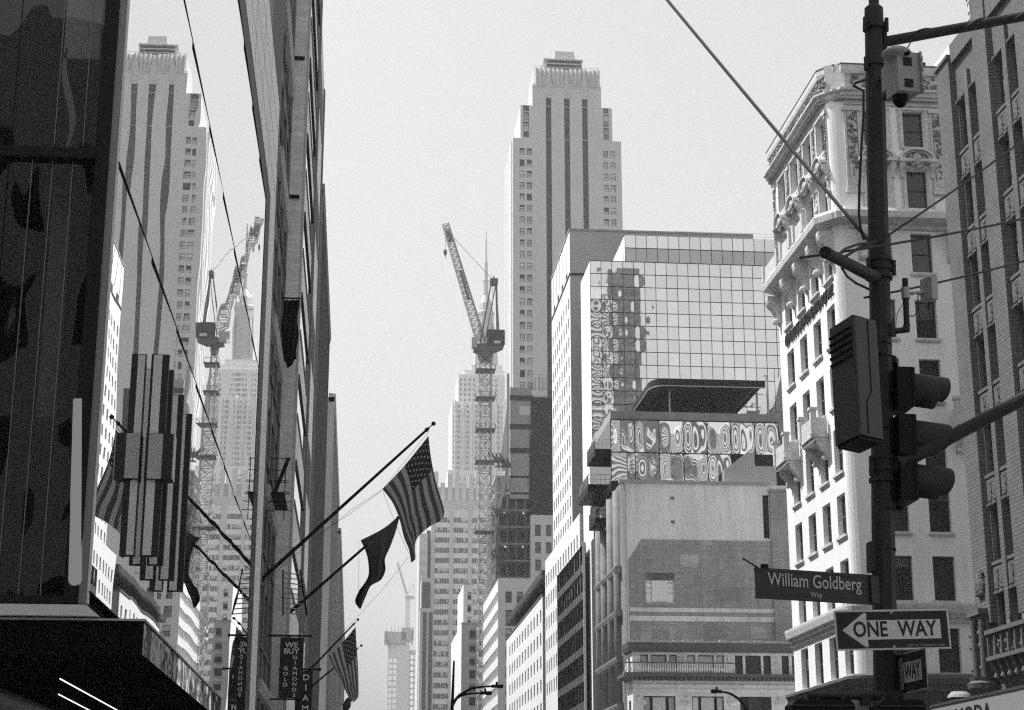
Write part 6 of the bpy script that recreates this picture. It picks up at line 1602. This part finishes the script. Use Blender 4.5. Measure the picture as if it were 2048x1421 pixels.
def ribbed_box():
    A = PY(1706, 629, 11.75); zt = A.z; zb = PY(1704, 868, 11.75).z
    R = PZ(1754, 643, zt); Lp = PZ(1657, 660, zt)
    t = thing('radio_box', (A.x, A.y, zb), 'large black ribbed radio box strapped to the left of the signal pole', 'equipment box')
    ex, ey = R - A, Lp - A; hz = Vector((0, 0, zt - zb))
    poly = []
    for (o, d1, d2) in ((A, ey, ex), (R, -ex, ey), (R + ey, -ey, -ex), (Lp, ex, -ey)):
        d1n, d2n = d1.normalized() * .022, d2.normalized() * .022
        poly += [o + d1n, o + (d1n + d2n) * .3, o + d2n]
    b = MB(); b.prism(poly, -hz); b.obj('housing', mat('ribbed_box_plastic', .03, .5, .15, 3.0, spec=.4), t)
    n2 = -(ey.cross(Vector((0, 0, 1)))).normalized(); n2 = n2 if n2.y < 0 else -n2
    m = MB(); m.ball((0, 0, 0), .017, 8, 6, 0, (1, 1, .8)); me = m.mesh('stud', M_black)
    for j in range(5):
        for i in range(8): put(me, 'stud', t, A + ey * (.15 + .11 * i) - hz * (.09 + .06 * j) + n2 * .004)
    fx = ex.cross(Vector((0, 0, 1))).normalized(); fx = fx if fx.y < 0 else -fx
    q = MB(); pts = [A + ex * .58 - hz * .02 + fx * .003, A + ex * .58 - hz * .62 + fx * .003, A + ex * .36 - hz * .72 + fx * .003, A + ex * .36 - hz * .98 + fx * .003]; q.path(pts, .0035, 5); q.obj('cover_seam', M_black, t)
    q = MB()
    for k in range(12): p = A + ey * (.08 + .075 * k) - hz * 1.0; q.obox(p + ex * .5 + Vector((0, 0, -.012)), ex * .46, ey * .022, Vector((0, 0, .014)))
    q.obj('cooling_fin', M_black, t)
    q = MB(); q.tube(PY(1740, 700, 12.2), PY(1762, 702, Yp), .03, .03, 8); q.tube(PY(1740, 820, 12.2), PY(1762, 822, Yp), .03, .03, 8); q.obj('bracket', M_black, t)
ribbed_box()
def antenna():
    Y = 12.45
    t = thing('panel_antenna', PY(1812, 660, Y), 'short upright pipe carrying a pale panel antenna with looped cables, right of the signal pole', 'antenna')
    b = MB(); b.tube(PY(1810, 558, Y), PY(1814, 664, Y), .024, .024, 12); b.obj('pipe', M_pole, t)
    b = MB(); b.path([PY(1775, 663, Y), PY(1798, 662, Y), PY(1811, 660, Y), PY(1814, 648, Y)], [.024, .024, .03, .028], 10); b.tube(PY(1782, 650, Y), PY(1782, 672, Y), .03, .03, 8); b.obj('elbow', M_pole, t)
    b = MB(); b.tube(PY(1811, 588, Y), PY(1848, 584, Y), .012, .012, 8)
    for x in (1825, 1838): b.ball(PY(x, 587, Y), .018, 8, 6)
    b.tube(PY(1810, 576, Y), PY(1812, 598, Y), .034, .034, 10); b.obj('swivel', M_steel, t)
    b = MB(); c = PY(1858, 580, Y); b.obox(c, Vector((.032, .02, 0)), Vector((-.03, .05, 0)), Vector((.004, 0, .092))); b.obox(c + Vector((.0, -.03, 0)), Vector((.02, .0, 0)), Vector((0, .02, 0)), Vector((.004, 0, .07))); b.obj('panel', M_grey_box, t)
    b = MB(); b.tube(PY(1858, 606, Y), PY(1857, 618, Y), .012, .012, 8)
    b.path([PY(1836, 590, Y), PY(1836, 615, Y), PY(1833, 628, Y), PY(1826, 633, Y), PY(1817, 632, Y)], .005, 5)
    b.path([PY(1858, 618, Y), PY(1860, 634, Y), PY(1854, 644, Y), PY(1846, 645, Y), PY(1839, 636, Y), PY(1837, 610, Y)], .0035, 5); b.path([PY(1806, 607, Y), PY(1796, 625, Y), PY(1793, 640, Y)], .003, 5); b.obj('cable', M_cable, t)
antenna()
def frame_sign(c, xd, w, h, th=.004): pass
def street_sign():
    A = PY(1510, 1135, 12.0); zt = A.z; zb = PY(1509, 1197, 12.0).z
    R = PZ(1746, 1150, zt); xd = (R - A); w = xd.length; xd.normalize(); nrm = xd.cross(Vector((0, 0, 1))).normalized(); h = zt - zb
    t = thing('street_name_sign', (A + R) / 2 - Vector((0, 0, h)), 'dark street name sign reading William Goldberg Way', 'street sign')
    c = (A + R) / 2 - Vector((0, 0, h / 2))
    b = MB(); b.obox(c - nrm * .006, xd * (w / 2), nrm * .004, Vector((0, 0, h / 2)));
    for s in (-1, 1): b.obox(c - nrm * .006 + Vector((0, 0, s * (h / 2 - .012))), xd * (w / 2), nrm * .009, Vector((0, 0, .011)))
    b.obox(c - nrm * .004 + Vector((0, 0, -h * .33)), xd * (w / 2), nrm * .005, Vector((0, 0, .003)))
    b.obj('blade', M_street, t)
    tm = mat('sign_lettering', .42, .6, .12, 8.0)
    text('lettering', 'William Goldberg', t, c + Vector((0, 0, h * .13)) + nrm * .004 - xd * .005, xd, (0, 0, 1), .138, tm, .001, squeeze=.80, bold=.008)
    text('lettering', 'Way', t, c + Vector((0, 0, -h * .29)) + nrm * .004, xd, (0, 0, 1), .062, tm, .001, squeeze=.85)
    b = MB(); b.tube(PY(1485, 1117, 12.0), PY(1516, 1136, 12.0), .006, .006, 6); b.obox(A + xd * .08 + Vector((0, 0, .012)), xd * .025, nrm * .015, Vector((0, 0, .014))); b.obj('stay_rod', M_black, t)
    b = MB(); b.obox(R - Vector((0, 0, h / 2)), xd * .035, nrm * .02, Vector((0, 0, h * .46))); b.obj('bracket', M_street, t)
street_sign()
def arrow(b, c, xd, zd, w, h):
    """one-way arrow pointing along -xd: shaft and rounded head"""
    P = lambda x, z: c + xd * (x * w) + zd * (z * h)
    pts = [P(-.44, 0), P(-.255, .405), P(-.24, .43), P(-.225, .42), P(-.22, .39), P(-.225, .24), P(.42, .24), P(.42, -.24), P(-.225, -.24), P(-.22, -.39), P(-.225, -.42), P(-.24, -.43), P(-.255, -.405)]
    b.face(pts)
def one_way():
    Y = 12.28
    A, Bq, C_, D = PY(1669, 1222, Y), PY(1897, 1217.5, Y), PY(1901, 1298, Y), PY(1671.5, 1302, Y)
    t = thing('one_way_sign', (A + Bq + C_ + D) / 4, 'black and white ONE WAY arrow sign pointing left below the street name sign', 'traffic sign')
    xd = (Bq - A + C_ - D); w = xd.length / 2; xd.normalize(); zd = (A - D + Bq - C_); h = zd.length / 2; zd.normalize(); nrm = xd.cross(zd).normalized(); zd = nrm.cross(xd); c = (A + Bq + C_ + D) / 4
    b = MB(); b.obox(c, xd * (w / 2), nrm * .002, zd * (h / 2)); b.obj('plate_edge', M_sign_w, t)
    b = MB(); b.obox(c + nrm * .0032, xd * (w / 2 - .014), nrm * .001, zd * (h / 2 - .014)); b.obj('face', M_sign_k, t)
    b = MB(); arrow(b, c + nrm * .0055, xd, zd, w, h); b.obj('arrow', M_sign_w, t)
    tx = M_sign_k
    text('lettering', 'ONE', t, c + nrm * .0075 + xd * (w * -.195), xd, zd, .158, tx, .0006, squeeze=.80, bold=.018)
    text('lettering', 'WAY', t, c + nrm * .0075 + xd * (w * .215), xd, zd, .158, tx, .0006, squeeze=.80, bold=.018)
    text('small_print', 'DEPT. OF TRANSPORTATION', t, c + nrm * .0055 + xd * (w * .28) - zd * (h * .405), xd, zd, .022, M_steel, .0003)
    for s in (1, -1): b = MB(); b.tube(c + zd * (s * h * .43) + nrm * .002, c + zd * (s * h * .43) + nrm * .010, .011, .011, 10); b.obj('bolt', M_steel, t)
    # second sign, edge-on round the pole
    R0 = PY(1851, 1295, 11.95); zt = R0.z; zb = PY(1853, 1378, 11.95).z; h = zt - zb
    L0 = PZ(1764, 1318, zt)
    t = thing('one_way_sign', R0 - Vector((0, 0, h)), 'second ONE WAY sign turned almost edge-on behind the signal pole', 'traffic sign')
    xd = R0 - L0; w = xd.length; xd.normalize(); zd = Vector((0, 0, 1)); nrm = xd.cross(zd); c = (R0 + L0) / 2 - zd * (h / 2)
    b = MB(); b.obox(c, xd * (w / 2), nrm * .002, zd * (h / 2)); b.obj('plate_edge', M_grey_box, t)
    b = MB(); b.obox(c + nrm * .0032, xd * (w / 2 - .012), nrm * .001, zd * (h / 2 - .012)); b.obj('face', M_sign_k, t)
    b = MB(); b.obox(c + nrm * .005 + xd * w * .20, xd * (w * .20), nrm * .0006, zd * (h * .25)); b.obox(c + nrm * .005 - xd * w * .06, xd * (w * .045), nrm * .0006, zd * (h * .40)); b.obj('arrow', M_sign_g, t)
    text('lettering', 'WAY', t, c + nrm * .0075 + xd * (w * .20), xd, zd, .16, M_sign_k, .0006, squeeze=w * .36 / .40, bold=.012)
one_way()
def ped_signal(label, x0, x1, y0, Y):
    a, c = PY(x0, y0, Y), PY(x1, y0, Y); h = .42
    t = thing('pedestrian_signal', (a.x, Y, a.z - h), label, 'pedestrian signal')
    w = c.x - a.x; b = MB(); poly = [(a.x + .02, Y - .1, a.z - h), (a.x, Y - .1, a.z - .04), (a.x + .035, Y - .1, a.z), (c.x - .035, Y - .1, c.z), (c.x, Y - .1, c.z - .04), (c.x - .02, Y - .1, c.z - h)]
    b.prism(poly, (0, .22, 0)); b.obj('housing', M_black, t)
    b = MB(); b.sweep([(0, 0), (.025, 0), (.025, .012), (0, .012)], [(a.x + .01, Y - .1), (c.x - .01, Y - .1)]);
    b.v = [(p[0], p[1], p[2] + a.z - .05) for p in b.v]; b.obj('visor_lip', M_pole, t)
    b = MB()
    for f in (.22, .88): b.ball((a.x + w * f, Y, a.z + .006), .022, 8, 6)
    b.tube((a.x + w * .45, Y, a.z - .01), (a.x + w * .45, Y, a.z + .05), .02, .02, 8); b.obj('fitting', M_pole, t)
ped_signal('black pedestrian signal hung under the bracket tube left of the pole', 1577, 1702, 1401, Yp - .25)
ped_signal('black pedestrian signal housing right of the pole foot', 1747, 1843, 1402, Yp - .3)
# ---------------------------------------------------------------- overhead cables
def sag(a, c, n, s): return [a.lerp(c, k / n) - Vector((0, 0, s * 4 * (k / n) * (1 - k / n))) for k in range(n + 1)]
far = PY(1330, -8, 15.0); d = far - PY(1742, 488, Yp)
line('overhead_cable', 'thick twisted cable running from the pole to the upper sky', sag(PY(1746, 492, Yp - .02), far + d * .6, 14, .02), .0165, 'cable', 'cables at the signal pole')
c0 = PY(2048, 273, 13.0); line('overhead_cable', 'steepest thin cable rising right across the brick building', [PY(1742, 487, Yp - .1), PY(1760, 481, Yp - .1)] + sag(PY(1775, 472, Yp - .1), c0 + (c0 - PY(1775, 472, Yp - .1)) * .5, 10, .03), .010, 'cable', 'cables at the signal pole')
c0 = PY(2048, 432, 13.0); line('overhead_cable', 'middle cable from the stub arm across the pole to the brick building', [PY(1672, 510, 11.8)] + sag(PY(1690, 503, 12.0), c0 + (c0 - PY(1690, 503, 12.0)) * .4, 12, .03), .010, 'cable', 'cables at the signal pole')
c0 = PY(2048, 517, 13.0); line('overhead_cable', 'lowest cable passing behind the panel antenna', sag(PY(1728, 596, Yp), c0 + (c0 - PY(1728, 596, Yp)) * .4, 12, .03), .009, 'cable', 'cables at the signal pole')
line('cable_loop', 'slack black cable loop on top of the stub arm', [PY(1678, 508, 11.75), PY(1690, 498, 11.9), PY(1712, 490, 12.1), PY(1738, 486, 12.3), PY(1752, 484, 12.35)], .011, 'cable')
line('cable_loop', 'second slack cable loop crossing under the first beside the pole', [PY(1690, 514, 11.8), PY(1704, 505, 12.0), PY(1722, 494, 12.2), PY(1745, 489, 12.35)], .012, 'cable')
line('stay_rod', 'short dark rod poking left from the end of the stub arm', [PY(1600, 516, 11.5), PY(1652, 509, 11.6)], .010, 'rod')
line('cable_loop', 'curved cable hanging below the stub arm', [PY(1684, 537, 11.9), PY(1694, 553, 12.0), PY(1712, 567, 12.2), PY(1738, 579, 12.4)], .010, 'cable')
line('drop_cable', 'black cable dropping along the left of the pole from the camera cabinet', [PY(1738, 158, 12.4), PY(1712, 166, 12.3), PY(1706, 172, 12.3), PY(1727, 182, 12.35), PY(1727, 230, 12.35), PY(1722, 310, 12.3), PY(1719, 370, 12.3), PY(1718, 430, 12.3), PY(1721, 455, 12.3), PY(1728, 480, 12.35)], .011, 'cable')

# ================================================================ city air
hz = MB(); hz.box(-3000, 3000, -1500, 4000, -1, 470)
m, nt, N, L, out = newmat('haze_air')
pv = N.new('ShaderNodeVolumePrincipled'); pv.inputs['Color'].default_value = (.95, .95, .95, 1); pv.inputs['Density'].default_value = .00030; pv.inputs['Anisotropy'].default_value = 0.0
L.new(pv.outputs[0], out.inputs['Volume'])
o = hz.obj('haze', m, kind='stuff')
